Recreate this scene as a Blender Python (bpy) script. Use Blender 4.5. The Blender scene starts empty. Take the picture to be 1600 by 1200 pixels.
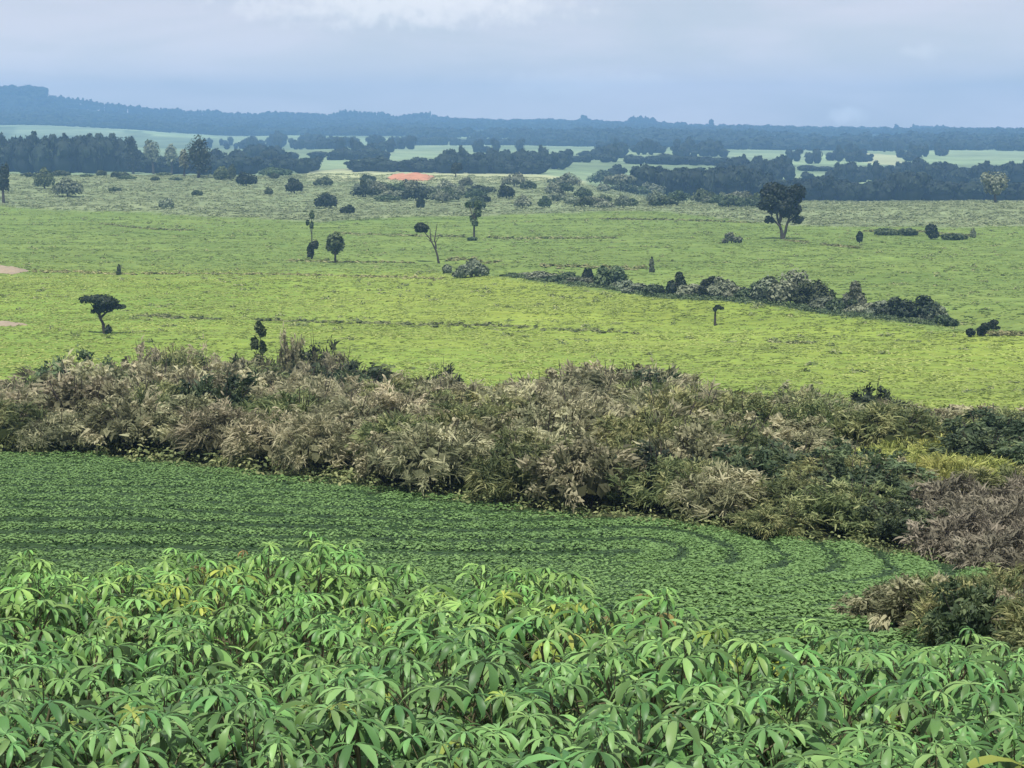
import bpy, math, random
import numpy as np

S = bpy.context.scene
COL = S.collection
# ------------------------------------------------------------------ camera
F = 3000.0                      # focal length in photo pixels (photo 1600 wide)
HOR = 205.0                     # image row of eye level
PITCH = math.atan((600 - HOR) / F)
cam_d = bpy.data.cameras.new('camera'); cam = bpy.data.objects.new('camera', cam_d); COL.objects.link(cam)
cam.location = (0, 0, 0); cam.rotation_euler = (math.pi / 2 - PITCH, 0, 0)
cam_d.sensor_width = 36; cam_d.lens = F / 1600 * 36; cam_d.clip_start = 0.1; cam_d.clip_end = 30000
S.camera = cam
# ------------------------------------------------------------------ light
SUN_EL, SUN_AZ = math.radians(68), math.radians(195)      # azimuth from +Y towards +X (behind, slightly right)
EXPO = 0.0
SUN_E = 4.8
SKY_STR = 0.105
HAZE_D = 2.5e-4
HAZE_C = (0.30, 0.56, .97)
W = bpy.data.worlds.new('World'); S.world = W; W.use_nodes = True
wn = W.node_tree.nodes; wl = W.node_tree.links; wn.clear()
def N(tree, t, **k):
    n = tree.nodes.new(t)
    for a, b in k.items(): setattr(n, a, b)
    return n
wt = W.node_tree
out = N(wt, 'ShaderNodeOutputWorld'); bg = N(wt, 'ShaderNodeBackground'); bg.inputs[1].default_value = SKY_STR
sky = N(wt, 'ShaderNodeTexSky', sky_type='NISHITA', sun_disc=False, sun_elevation=SUN_EL, sun_rotation=SUN_AZ, altitude=800, air_density=1.0, dust_density=1.5, ozone_density=1.6)
tc = N(wt, 'ShaderNodeTexCoord')
mp = N(wt, 'ShaderNodeMapping'); mp.inputs['Scale'].default_value = (5.0, 5.0, 24.0); mp.inputs['Location'].default_value = (0.9, 0.3, 2.2)
wl.new(tc.outputs['Generated'], mp.inputs['Vector'])
nz = N(wt, 'ShaderNodeTexNoise'); nz.inputs['Scale'].default_value = 1.3; nz.inputs['Detail'].default_value = 7; nz.inputs['Roughness'].default_value = 0.5; nz.inputs['Distortion'].default_value = 0.4
wl.new(mp.outputs[0], nz.inputs['Vector'])
cr = N(wt, 'ShaderNodeValToRGB'); cr.color_ramp.elements[0].position = 0.36; cr.color_ramp.elements[1].position = 0.62
cr.color_ramp.elements[0].color = (0, 0, 0, 1); cr.color_ramp.elements[1].color = (1, 1, 1, 1)
wl.new(nz.outputs[0], cr.inputs[0])
mx = N(wt, 'ShaderNodeMix', data_type='RGBA')      # thin grey-lavender cloud over the blue
wl.new(sky.outputs[0], mx.inputs['A'])
sx = N(wt, 'ShaderNodeSeparateXYZ'); wl.new(tc.outputs['Generated'], sx.inputs[0])
gz = N(wt, 'ShaderNodeMapRange', interpolation_type='SMOOTHSTEP'); gz.inputs[1].default_value = -.01; gz.inputs[2].default_value = .10; gz.inputs[3].default_value = 0; gz.inputs[4].default_value = 1; wl.new(sx.outputs['Z'], gz.inputs[0])
gc = N(wt, 'ShaderNodeMix', data_type='RGBA'); wl.new(gz.outputs[0], gc.inputs['Factor']); gc.inputs['A'].default_value = (11.6, 10.4, 10.0, 1); gc.inputs['B'].default_value = (7.2, 7.1, 7.9, 1)
wl.new(gc.outputs['Result'], mx.inputs['B'])
mm = N(wt, 'ShaderNodeMath', operation='MULTIPLY_ADD'); mm.inputs[1].default_value = 0.40; mm.inputs[2].default_value = 0.52
wl.new(cr.outputs[0], mm.inputs[0]); wl.new(mm.outputs[0], mx.inputs['Factor'])
# one small bright cumulus low over the ridge
def pix_dir(px, py):
    u = (px - 800) / F; v = (600 - py) / F; c, s = math.cos(PITCH), math.sin(PITCH)
    d = np.array([u, c + v * s, -s + v * c]); return d / np.linalg.norm(d)
last = mx.outputs['Result']
for (px, py, wx, wz, st) in ((1322, 180, .0115, .0055, 1.0), (890, 132, .05, .008, .4), (1440, 80, .012, .005, .35), (640, 8, .10, .013, .7), (1010, 126, .02, .004, .25)):
    d0 = pix_dir(px, py)
    sub = N(wt, 'ShaderNodeVectorMath', operation='SUBTRACT'); sub.inputs[1].default_value = d0
    nn = N(wt, 'ShaderNodeTexNoise'); nn.inputs['Scale'].default_value = 130; nn.inputs['Detail'].default_value = 4
    wl.new(tc.outputs['Generated'], nn.inputs['Vector'])
    ns = N(wt, 'ShaderNodeVectorMath', operation='MULTIPLY_ADD'); ns.inputs[1].default_value = (wx * 1.1, wx, wz * 1.6)
    ns.inputs[2].default_value = (-wx * .55, 0, -wz * .8)
    wl.new(nn.outputs['Color'], ns.inputs[0])
    ad = N(wt, 'ShaderNodeVectorMath', operation='ADD'); wl.new(tc.outputs['Generated'], sub.inputs[0]); wl.new(sub.outputs[0], ad.inputs[0]); wl.new(ns.outputs[0], ad.inputs[1])
    sc = N(wt, 'ShaderNodeVectorMath', operation='MULTIPLY'); sc.inputs[1].default_value = (1 / wx, .5 / wx, 1 / wz); wl.new(ad.outputs[0], sc.inputs[0])
    ln = N(wt, 'ShaderNodeVectorMath', operation='LENGTH'); wl.new(sc.outputs[0], ln.inputs[0])
    mr = N(wt, 'ShaderNodeMapRange', interpolation_type='SMOOTHSTEP'); mr.inputs[1].default_value = 0.25; mr.inputs[2].default_value = 1.15; mr.inputs[3].default_value = st; mr.inputs[4].default_value = 0
    wl.new(ln.outputs['Value'], mr.inputs[0])
    m2 = N(wt, 'ShaderNodeMix', data_type='RGBA'); wl.new(mr.outputs[0], m2.inputs['Factor']); wl.new(last, m2.inputs['A']); m2.inputs['B'].default_value = (11.5, 11, 10.6, 1)
    last = m2.outputs['Result']
wl.new(last, bg.inputs[0]); wl.new(bg.outputs[0], out.inputs[0])
sd = bpy.data.lights.new('sun', 'SUN'); sd.energy = SUN_E; sd.angle = math.radians(0.6); sd.color = (1, .955, .88)
sun = bpy.data.objects.new('sun', sd); COL.objects.link(sun)
sun.rotation_euler = (math.pi / 2 - SUN_EL, 0, -SUN_AZ + math.pi)
S.view_settings.view_transform = 'Standard'; S.view_settings.look = 'None'; S.view_settings.exposure = EXPO; S.view_settings.gamma = 1
S.render.engine = 'CYCLES'
S.cycles.use_denoising = True; S.cycles.max_bounces = 6; S.cycles.diffuse_bounces = 3; S.cycles.glossy_bounces = 2
S.cycles.transmission_bounces = 3; S.cycles.volume_bounces = 1; S.cycles.transparent_max_bounces = 4

# ------------------------------------------------------------------ numeric helpers
def rs(seed): return np.random.RandomState(seed)
def vnoise(x, y, seed=0):
    x = np.asarray(x, float); y = np.asarray(y, float)
    tab = rs(seed + 77).rand(64, 64)
    xi = np.floor(x).astype(int); yi = np.floor(y).astype(int); fx = x - xi; fy = y - yi
    fx = fx * fx * (3 - 2 * fx); fy = fy * fy * (3 - 2 * fy)
    a = tab[xi % 64, yi % 64]; b = tab[(xi + 1) % 64, yi % 64]; c = tab[xi % 64, (yi + 1) % 64]; d = tab[(xi + 1) % 64, (yi + 1) % 64]
    return (a * (1 - fx) + b * fx) * (1 - fy) + (c * (1 - fx) + d * fx) * fy
def sstep(a, b, x):
    t = np.clip((x - a) / (b - a), 0, 1); return t * t * (3 - 2 * t)
# ------------------------------------------------------------------ terrain
NEAR = [(-60, -3.4), (0, -3.7), (9, -4.5), (18, -5.6), (45, -10.4), (80, -13.2), (100, -16), (130, -19.5), (180, -24.2), (300, -24.8), (520, -24.6)]
FARP = {   # image column -> profile beyond the valley
    -900: [(600, -23.5), (800, -19), (1000, -24), (1500, -25), (2200, -20), (2800, -9), (3300, 8), (4000, 28), (4800, 70), (5400, 55), (7500, 20)],
    0:    [(600, -23.5), (800, -17), (1000, -24), (1500, -25), (2200, -20), (2800, -9), (3300, 8), (4000, 28), (4800, 73), (5400, 60), (7500, 20)],
    80:   [(600, -23.5), (800, -18), (1000, -24), (1500, -25), (2200, -20), (2800, -9), (3300, 8), (4000, 26), (4800, 70), (5400, 60), (7500, 20)],
    200:  [(600, -23.5), (800, -18), (1000, -24), (1500, -25), (2200, -20), (2800, -11), (3300, 3), (4000, 15), (4800, 48), (5400, 40), (7500, 10)],
    350:  [(600, -24), (800, -18.5), (1000, -25), (1500, -25), (2200, -20), (2800, -14), (3300, -6), (4000, 6), (4800, 30), (5400, 20), (7500, 5)],
    540:  [(600, -24.5), (760, -21), (930, -19), (1100, -25), (1500, -22), (2200, -18), (2800, -14), (3300, -8), (4000, 4), (4800, 27), (5400, 18), (7500, 0)],
    850:  [(600, -24.5), (760, -23), (930, -21), (1100, -28), (1500, -23), (2200, -18), (2800, -15), (3300, -10), (4000, 0), (4800, 17), (5400, 10), (7500, 0)],
    1050: [(600, -24.3), (700, -25), (900, -33), (1100, -34), (1500, -26), (2200, -19), (2800, -17), (3300, -13), (4000, -3), (4800, 9), (5400, 4), (7500, -5)],
    1250: [(600, -23.8), (700, -25), (900, -35), (1100, -36), (1500, -29), (2200, -22), (2800, -19), (3300, -16), (4000, -6), (4800, -3), (5400, -4), (7500, -10)],
    1600: [(600, -22.8), (700, -25), (900, -35), (1100, -36), (1500, -30), (2200, -23), (2800, -20), (3300, -17), (4000, -8), (4800, -6), (5400, -8), (7500, -12)],
    2500: [(600, -22.8), (700, -25), (900, -35), (1100, -36), (1500, -30), (2200, -23), (2800, -20), (3300, -17), (4000, -8), (4800, -6), (5400, -8), (7500, -12)],
}
_ca = np.array([(k - 800) / F for k in sorted(FARP)])
_s = np.linspace(math.log(5), math.log(8200), 900)
_tab = []
for k in sorted(FARP):
    pr = NEAR[1:] + FARP[k]
    z = np.interp(np.exp(_s), [p[0] for p in pr], [p[1] for p in pr])
    g = np.exp(-np.linspace(-2, 2, 25) ** 2); g /= g.sum()
    z = np.convolve(np.pad(z, 12, mode='edge'), g, 'valid'); _tab.append(z)
_tab = np.array(_tab)
CR = []   # filled later: crest line of the fold in the valley field
def Z(X, Y):
    X = np.asarray(X, float); Y = np.asarray(Y, float); X, Y = np.broadcast_arrays(X, Y)
    Yc = np.maximum(Y, 5.0); a = X / np.maximum(Yc, 60.0)
    si = np.clip((np.log(np.minimum(Yc, 8100)) - _s[0]) / (_s[1] - _s[0]), 0, 898.99); i = si.astype(int); fi = si - i
    ai = np.interp(a, _ca, np.arange(len(_ca))); j = np.minimum(ai.astype(int), len(_ca) - 2); fj = ai - j
    z = (_tab[j, i] * (1 - fi) + _tab[j, i + 1] * fi) * (1 - fj) + (_tab[j + 1, i] * (1 - fi) + _tab[j + 1, i + 1] * fi) * fj
    z = z + np.where(Y < 5, (5 - Y) * 0.03, 0)
    # undulation grows with distance
    z = z + (vnoise(X / 9, Y / 7, 1) - .5) * .12 * sstep(25, 60, Y) + (vnoise(X / 9, Y / 7, 1) - .5) * .5 * sstep(80, 100, Y)
    z = z + (vnoise(X / 34, Y / 26, 2) - .5) * 1.0 * sstep(150, 260, Y)
    z = z + (vnoise(X / 170, Y / 240, 3) - .5) * 5.0 * sstep(900, 1600, Y)
    z = z + (vnoise(X / 420 + 3, Y / 500, 4) - .5) * 9.0 * sstep(1500, 2600, Y) * (1 - sstep(3800, 4500, Y))
    # fold: ground rises to a crest line running down to the east, a shallow gully behind it
    yl = 324 - 1.45 * (X + 12)
    t = Y - yl; on = sstep(-30, 5, X)
    z = z + on * (1.0 * np.exp(-(t / 22.0) ** 2) - 2.2 * np.exp(-((t - 34) / 16.0) ** 2)) * sstep(170, 200, Y)
    # flat-topped hill on the horizon
    m = sstep(-1345, -1325, X / Y * 5000) * (1 - sstep(-1205, -1190, X / Y * 5000)) * sstep(4300, 4700, Y) * (1 - sstep(5100, 5400, Y))
    z = z + 32 * m
    return z
def hit(px, py):
    d = pix_dir(px, py); Yk = np.exp(np.linspace(math.log(6), math.log(6500), 5000))
    g = Yk / d[1] * d[2] - Z(Yk / d[1] * d[0], Yk)
    w = np.where(g < 0)[0]
    if len(w) == 0: y = 5200.0
    else:
        y = Yk[w[0]]
    X = y / d[1] * d[0]; return float(X), float(y), float(Z(X, y))
def at(px, dist):
    """ground point on the image column px at the depth dist"""
    X = (px - 800) / F * dist * 1.0; 
    X = X / 1.0
    return X, dist, float(Z(X, dist))
def ztop(py, dist):
    d = pix_dir(800, py); return dist / d[1] * d[2]
def colx(px, dist, z):
    c, s = math.cos(PITCH), math.sin(PITCH); depth = dist * c - z * s
    return (px - 800) / F * depth
def inpoly(X, Y, P):
    r = np.zeros(np.shape(X), bool); n = len(P); j = n - 1
    for i in range(n):
        xi, yi = P[i]; xj, yj = P[j]
        c = ((yi > Y) != (yj > Y)) & (X < (xj - xi) * (Y - yi) / ((yj - yi) or 1e-9) + xi)
        r ^= c; j = i
    return r
def ppoly(pts):
    return [hit(*p)[:2] for p in pts]
def densify(pts, n):
    pts = np.array(pts, float); t = np.linspace(0, len(pts) - 1, n)
    return np.stack([np.interp(t, np.arange(len(pts)), pts[:, k]) for k in range(pts.shape[1])], 1)

# ------------------------------------------------------------------ mesh helpers
def new_mesh(name, V, Fq, mats, tint=None, midx=None, smooth=False, color=None):
    V = np.asarray(V, np.float32); Fq = np.asarray(Fq, np.int32); k = Fq.shape[1]
    me = bpy.data.meshes.new(name); me.vertices.add(len(V)); me.vertices.foreach_set('co', V.ravel())
    me.loops.add(Fq.size); me.loops.foreach_set('vertex_index', Fq.ravel())
    me.polygons.add(len(Fq)); me.polygons.foreach_set('loop_start', np.arange(0, Fq.size, k, dtype=np.int32))
    try: me.polygons.foreach_set('loop_total', np.full(len(Fq), k, np.int32))
    except Exception: pass
    for m in (mats if isinstance(mats, (list, tuple)) else [mats]): me.materials.append(m)
    if midx is not None: me.polygons.foreach_set('material_index', np.asarray(midx, np.int32))
    if smooth: me.polygons.foreach_set('use_smooth', np.ones(len(Fq), bool))
    if tint is not None:
        a = me.attributes.new('tint', 'FLOAT', 'POINT'); a.data.foreach_set('value', np.asarray(tint, np.float32))
    if color is not None:
        a = me.attributes.new('cover', 'FLOAT_COLOR', 'POINT'); a.data.foreach_set('color', np.asarray(color, np.float32).ravel())
    me.update(calc_edges=True)
    return me
def link(name, me, parent=None, loc=(0, 0, 0)):
    o = bpy.data.objects.new(name, me); COL.objects.link(o); o.location = loc
    if parent: o.parent = parent
    return o
def tag(o, label=None, cat=None, group=None, kind=None):
    if label: o['label'] = label
    if cat: o['category'] = cat
    if group: o['group'] = group
    if kind: o['kind'] = kind
    return o
def empty(name, loc, rz=0, sc=1):
    o = bpy.data.objects.new(name, None); COL.objects.link(o); o.location = loc; o.rotation_euler = (0, 0, rz)
    o.scale = (sc, sc, sc) if np.isscalar(sc) else sc; o.empty_display_size = .2
    return o
def copy_tree(root, loc, rz=0, sc=1):
    r = root.copy(); COL.objects.link(r); r.location = loc; r.rotation_euler = (0, 0, rz)
    r.scale = (sc, sc, sc) if np.isscalar(sc) else sc
    for ch in KIDS[root.name]:
        c = ch.copy(); COL.objects.link(c); c.parent = r
    return r
KIDS = {}
class Q:
    """collects quads (with a tint per vertex)"""
    def __init__(s): s.V = []; s.F = []; s.T = []; s.M = []; s.n = 0
    def add(s, V, Fq, T=0.5, m=0):
        V = np.asarray(V, float).reshape(-1, 3); Fq = np.asarray(Fq, int)
        s.V.append(V); s.F.append(Fq + s.n); s.T.append(np.full(len(V), T) if np.isscalar(T) else np.asarray(T)); s.M.append(np.full(len(Fq), m)); s.n += len(V)
    def mesh(s, name, mats, smooth=False):
        return new_mesh(name, np.concatenate(s.V), np.concatenate(s.F), mats, np.concatenate(s.T), np.concatenate(s.M), smooth)
    def arr(s): return np.concatenate(s.V), np.concatenate(s.F), np.concatenate(s.T), np.concatenate(s.M)
def norm(v): return v / np.maximum(np.linalg.norm(v, axis=-1, keepdims=True), 1e-9)
def leaves(q, r, P, Nrm, size, aspect=1.6, jit=.7, droop=0.25, T=None, m=0):
    """bent leaf-shaped quads at P facing roughly Nrm"""
    n = len(P); Nn = norm(Nrm + r.normal(0, jit, (n, 3)) * .6)
    A = norm(np.cross(Nn, r.normal(0, 1, (n, 3)))); B = np.cross(Nn, A)
    sz = size * r.uniform(.6, 1.3, (n, 1)); a = A * sz * aspect * .5; b = B * sz * .5
    P = np.asarray(P)
    k = Nn * sz * droop
    V = np.stack([P - a - k, P + b, P + a - k, P - b], 1)
    if T is None: T = r.rand(n)
    q.add(V.reshape(-1, 3), np.arange(4 * n).reshape(n, 4), np.repeat(T, 4), m)
def ball(q, c, rad, r, seg=8, rings=5, jit=.12, T=.25, m=0):
    th = np.linspace(0, 2 * np.pi, seg, endpoint=False); ph = np.linspace(.12, np.pi - .12, rings)
    V = np.array([[np.sin(p) * np.cos(t), np.sin(p) * np.sin(t), np.cos(p)] for p in ph for t in th]) * (1 + r.normal(0, jit, (seg * rings, 1)))
    V = V * np.array(rad) + np.array(c)
    Fq = [[i * seg + j, i * seg + (j + 1) % seg, (i + 1) * seg + (j + 1) % seg, (i + 1) * seg + j] for i in range(rings - 1) for j in range(seg)]
    Fq += [[0, 1, 2, 3], [0, 3, 4, 5], [0, 5, 6, 7]] if seg == 8 else []
    q.add(V, Fq, T, m)
def tube(q, pts, rads, seg=6, T=.5, m=0):
    pts = np.array(pts, float); n = len(pts); V = []
    for i in range(n):
        t = norm(pts[min(i + 1, n - 1)] - pts[max(i - 1, 0)]); u = np.cross(t, [0.3, .9, .1]); u = norm(u); v = np.cross(t, u)
        for k in range(seg):
            a = 2 * math.pi * k / seg; V.append(pts[i] + (u * math.cos(a) + v * math.sin(a)) * rads[i])
    Fq = [[i * seg + k, i * seg + (k + 1) % seg, (i + 1) * seg + (k + 1) % seg, (i + 1) * seg + k] for i in range(n - 1) for k in range(seg)]
    q.add(V, Fq, T, m)
def blob(q, r, c, rad, n, size, T0=0., T1=1., core=.72, zlo=-.75, droop=.25, jit=.7, m=0):
    c = np.array(c, float); rad = np.array(rad, float)
    D = norm(r.normal(0, 1, (n * 2, 3))); D = D[D[:, 2] > zlo][:n]; rr = r.uniform(.72, 1.08, (len(D), 1))
    # lumpy: modulate the radius with a few random lobes
    L = norm(r.normal(0, 1, (7, 3))); lum = np.max(D @ L.T, 1, keepdims=True); rr = rr * (.72 + .34 * lum)
    leaves(q, r, c + D * rr * rad, D / rad * rad.mean() + np.array([0, 0, .35]), size, T=T0 + (T1 - T0) * r.rand(len(D)), droop=droop, jit=jit, m=m)
    if core: ball(q, c, rad * core, r, T=T0 + (T1 - T0) * .3, m=m)

# ------------------------------------------------------------------ materials
def mat_foliage(name, c0, c1, c2=None, rough=.55, trans=.25, obj_var=.25, tex_scale=0, spec=.3, back=None):
    m = bpy.data.materials.new(name); m.use_nodes = True; t = m.node_tree; t.nodes.clear(); L = t.links
    o = N(t, 'ShaderNodeOutputMaterial'); p = N(t, 'ShaderNodeBsdfPrincipled'); tr = N(t, 'ShaderNodeBsdfTranslucent'); mxs = N(t, 'ShaderNodeMixShader')
    at_ = N(t, 'ShaderNodeAttribute', attribute_name='tint')
    ramp = N(t, 'ShaderNodeValToRGB'); e = ramp.color_ramp.elements
    e[0].position = 0; e[0].color = (*c0, 1); e[1].position = 1; e[1].color = (*(c2 or c1), 1)
    if c2: x = e.new(.55); x.color = (*c1, 1)
    L.new(at_.outputs['Fac'], ramp.inputs[0])
    oi = N(t, 'ShaderNodeObjectInfo'); hs = N(t, 'ShaderNodeHueSaturation')
    a = N(t, 'ShaderNodeMapRange'); a.inputs[3].default_value = 1 - obj_var; a.inputs[4].default_value = 1 + obj_var
    L.new(oi.outputs['Random'], a.inputs[0]); L.new(a.outputs[0], hs.inputs['Value'])
    b = N(t, 'ShaderNodeMath', operation='MULTIPLY'); b.inputs[1].default_value = 7.31; L.new(oi.outputs['Random'], b.inputs[0])
    b2 = N(t, 'ShaderNodeMath', operation='FRACT'); L.new(b.outputs[0], b2.inputs[0])
    b3 = N(t, 'ShaderNodeMapRange'); b3.inputs[3].default_value = .5 - .045 * obj_var * 2; b3.inputs[4].default_value = .5 + .03 * obj_var * 2
    L.new(b2.outputs[0], b3.inputs[0]); L.new(b3.outputs[0], hs.inputs['Hue'])
    L.new(ramp.outputs[0], hs.inputs['Color'])
    # object colour multiplies (cassava leaves: yellowed, reddened, brighter towards the back rows; otherwise white)
    mu = N(t, 'ShaderNodeMix', data_type='RGBA', blend_type='MULTIPLY'); mu.inputs['Factor'].default_value = 1
    L.new(hs.outputs[0], mu.inputs['A']); L.new(oi.outputs['Color'], mu.inputs['B']); last = mu.outputs['Result']
    if back:
        g = N(t, 'ShaderNodeNewGeometry'); mb = N(t, 'ShaderNodeMix', data_type='RGBA'); L.new(g.outputs['Backfacing'], mb.inputs['Factor'])
        L.new(last, mb.inputs['A']); mb.inputs['B'].default_value = (*back, 1); last = mb.outputs['Result']
    L.new(last, p.inputs['Base Color']); L.new(last, tr.inputs['Color'])
    p.inputs['Roughness'].default_value = rough; p.inputs['Specular IOR Level'].default_value = spec
    mxs.inputs[0].default_value = trans
    L.new(p.outputs[0], mxs.inputs[1]); L.new(tr.outputs[0], mxs.inputs[2]); L.new(mxs.outputs[0], o.inputs[0])
    return m
def mat_plain(name, c, rough=.85, var=.35, scale=8):
    m = bpy.data.materials.new(name); m.use_nodes = True; t = m.node_tree; p = t.nodes['Principled BSDF']; L = t.links
    n = N(t, 'ShaderNodeTexNoise'); n.inputs['Scale'].default_value = scale; n.inputs['Detail'].default_value = 5
    tc_ = N(t, 'ShaderNodeTexCoord'); L.new(tc_.outputs['Object'], n.inputs['Vector'])
    mr = N(t, 'ShaderNodeMix', data_type='RGBA'); L.new(n.outputs[0], mr.inputs['Factor'])
    mr.inputs['A'].default_value = (*[x * (1 - var) for x in c], 1); mr.inputs['B'].default_value = (*[min(1, x * (1 + var)) for x in c], 1)
    L.new(mr.outputs['Result'], p.inputs['Base Color']); p.inputs['Roughness'].default_value = rough
    return m
def mat_land(name, s1, s2, v1=.25, v2=.3, bump=0., bscale=1., rough=.95):
    """base colour = land cover stored on the mesh, varied by two sizes of world noise"""
    m = bpy.data.materials.new(name); m.use_nodes = True; t = m.node_tree; p = t.nodes['Principled BSDF']; L = t.links
    a = N(t, 'ShaderNodeAttribute', attribute_name='cover'); g = N(t, 'ShaderNodeNewGeometry')
    last = a.outputs['Color']
    for k, (sc_, v) in enumerate(((s1, v1), (s2, v2))):
        mpn = N(t, 'ShaderNodeMapping'); mpn.inputs['Scale'].default_value = (sc_ * .6, sc_, 1); L.new(g.outputs['Position'], mpn.inputs['Vector'])
        n = N(t, 'ShaderNodeTexNoise', noise_dimensions='2D'); n.inputs['Scale'].default_value = 1; n.inputs['Detail'].default_value = 5; n.inputs['Roughness'].default_value = .6
        L.new(mpn.outputs[0], n.inputs['Vector'])
        mr = N(t, 'ShaderNodeMapRange'); mr.inputs[1].default_value = .3; mr.inputs[2].default_value = .7; mr.inputs[3].default_value = 1 - v; mr.inputs[4].default_value = 1 + v
        L.new(n.outputs[0], mr.inputs[0]); h = N(t, 'ShaderNodeHueSaturation'); L.new(mr.outputs[0], h.inputs['Value']); L.new(last, h.inputs['Color'])
        mh = N(t, 'ShaderNodeMapRange'); mh.inputs[1].default_value = .3; mh.inputs[2].default_value = .7; mh.inputs[3].default_value = .5 + v * .06; mh.inputs[4].default_value = .5 - v * .05
        L.new(n.outputs['Color'], mh.inputs[0]); L.new(mh.outputs[0], h.inputs['Hue']); last = h.outputs[0]
    L.new(last, p.inputs['Base Color']); p.inputs['Roughness'].default_value = rough; p.inputs['Specular IOR Level'].default_value = .1
    if bump:
        n = N(t, 'ShaderNodeTexNoise', noise_dimensions='2D'); n.inputs['Scale'].default_value = bscale; n.inputs['Detail'].default_value = 4
        L.new(g.outputs['Position'], n.inputs['Vector']); b = N(t, 'ShaderNodeBump'); b.inputs['Strength'].default_value = 1; b.inputs['Distance'].default_value = bump
        L.new(n.outputs[0], b.inputs['Height']); L.new(b.outputs[0], p.inputs['Normal'])
    return m
M_cass = mat_foliage('cassava_leaf', (.035, .088, .026), (.115, .245, .070), (.26, .44, .15), rough=.45, trans=.2, obj_var=.28, spec=.35, back=(.16, .24, .12))
M_crop = mat_foliage('crop_leaf', (.040, .085, .028), (.13, .24, .075), (.20, .34, .11), rough=.6, trans=.25, obj_var=0)
M_dry = mat_foliage('dry_shrub_leaf', (.13, .14, .07), (.30, .30, .17), (.48, .455, .28), rough=.8, trans=.3, obj_var=.22)
M_olive = mat_foliage('olive_shrub_leaf', (.08, .11, .04), (.20, .235, .09), (.35, .36, .16), rough=.7, trans=.25, obj_var=.25)
M_green = mat_foliage('green_shrub_leaf', (.04, .065, .03), (.085, .125, .055), (.16, .20, .09), rough=.6, trans=.2, obj_var=.3)
M_dark = mat_foliage('dark_tree_leaf', (.012, .022, .012), (.028, .045, .022), (.055, .075, .035), rough=.6, trans=.12, obj_var=.2)
M_grey = mat_foliage('grey_green_leaf', (.12, .145, .09), (.20, .235, .15), (.29, .32, .21), rough=.7, trans=.15, obj_var=.3)
M_wood = mat_foliage('woodland_leaf', (.010, .018, .012), (.022, .036, .022), (.045, .065, .035), rough=.8, trans=.1, obj_var=.15)
M_grass = mat_foliage('field_grass', (.22, .285, .07), (.32, .40, .10), (.43, .50, .14), rough=.8, trans=.3, obj_var=0)
M_rough = mat_foliage('rough_grass_leaf', (.15, .18, .085), (.22, .26, .13), (.29, .33, .17), rough=.8, trans=.2, obj_var=0)
M_grass2 = mat_foliage('meadow_grass', (.15, .22, .06), (.22, .305, .085), (.30, .385, .12), rough=.8, trans=.3, obj_var=0)
M_yel = mat_foliage('yellow_green_grass', (.20, .24, .06), (.34, .38, .10), (.48, .50, .16), rough=.8, trans=.3, obj_var=.15)
M_bark = mat_plain('bark', (.05, .041, .031)); M_stem = mat_plain('green_stem', (.11, .10, .05), scale=20)
M_earth = mat_plain('orange_earth', (.46, .21, .115), var=.6, scale=.12); M_pale = mat_plain('pale_earth', (.31, .25, .17), scale=.5)
M_reed = mat_foliage('pinkish_dead_grass', (.11, .103, .07), (.205, .19, .13), (.31, .28, .20), rough=.85, trans=.2, obj_var=.15)

# ------------------------------------------------------------------ zones of the ground
EDGE = [(-800, 706), (-400, 709), (0, 712), (150, 717), (300, 734), (500, 757), (700, 784), (850, 807), (1000, 824), (1200, 850), (1350, 867), (1500, 894), (1600, 914), (1900, 939)]
EDGE_W = np.array([hit(*p)[:2] for p in EDGE])          # far edge of the row crop, in metres
def edgeY(X): return np.interp(X, EDGE_W[:, 0], EDGE_W[:, 1])
FAR = [(-900, 134), (-400, 133), (0, 131), (60, 131), (200, 134), (450, 132), (560, 128), (640, 121), (740, 114), (830, 121), (950, 124), (1080, 118), (1180, 108), (1300, 106), (1420, 103), (1600, 100), (2000, 98)]
def farY(X, Y=115.): 
    return np.interp(800 + X / 118 * F, [p[0] for p in FAR], [p[1] for p in FAR])
C = dict(soil=(.055, .06, .03), crop=(.03, .06, .02), thick=(.075, .085, .04), valley=(.205, .275, .052), upper=(.155, .22, .055),
         cane=(.20, .245, .12), plain=(.16, .215, .11), pale=(.22, .29, .16), yell=(.36, .39, .21), wood=(.035, .055, .03), ridge=(.035, .052, .032), olive=(.09, .11, .05))
PO = dict(
    pale_a=ppoly([(30, 196), (185, 196), (200, 213), (20, 213)]),
    cane_field=[(x * 1., y * 1.) for x, y in ()],
)
crestline = lambda X: np.minimum(324 - 1.45 * (X + 12), 336 + 6 * np.sin(X / 19.))
FAR_FIELDS = [
    ('yell', [(470, 267), (600, 262), (760, 266), (915, 282), (912, 289), (700, 286), (480, 281)]),
    ('pale', [(25, 195), (185, 195), (200, 214), (20, 214)]),
    ('pale', [(590, 243), (640, 229), (765, 222), (772, 232), (700, 242), (600, 252)]),
    ('pale', [(1110, 236), (1270, 234), (1275, 250), (1120, 253)]),
    ('yell', [(1325, 237), (1405, 243), (1415, 260), (1350, 254)]),
    ('pale', [(1480, 236), (1700, 238), (1700, 252), (1490, 248)]),
    ('pale', [(860, 222), (935, 222), (935, 236), (850, 236)]),
    ('pale', [(340, 212), (500, 215), (500, 226), (345, 224)]),
    ('pale', [(1220, 268), (1350, 272), (1345, 284), (1225, 281)]),
    ('pale', [(1440, 268), (1700, 268), (1700, 282), (1450, 282)]),
    ('pale', [(-300, 250), (55, 252), (60, 268), (-300, 268)]),
]
FFW = [(k, [hit(*p)[:2] for p in pts]) for k, pts in FAR_FIELDS]
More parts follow.
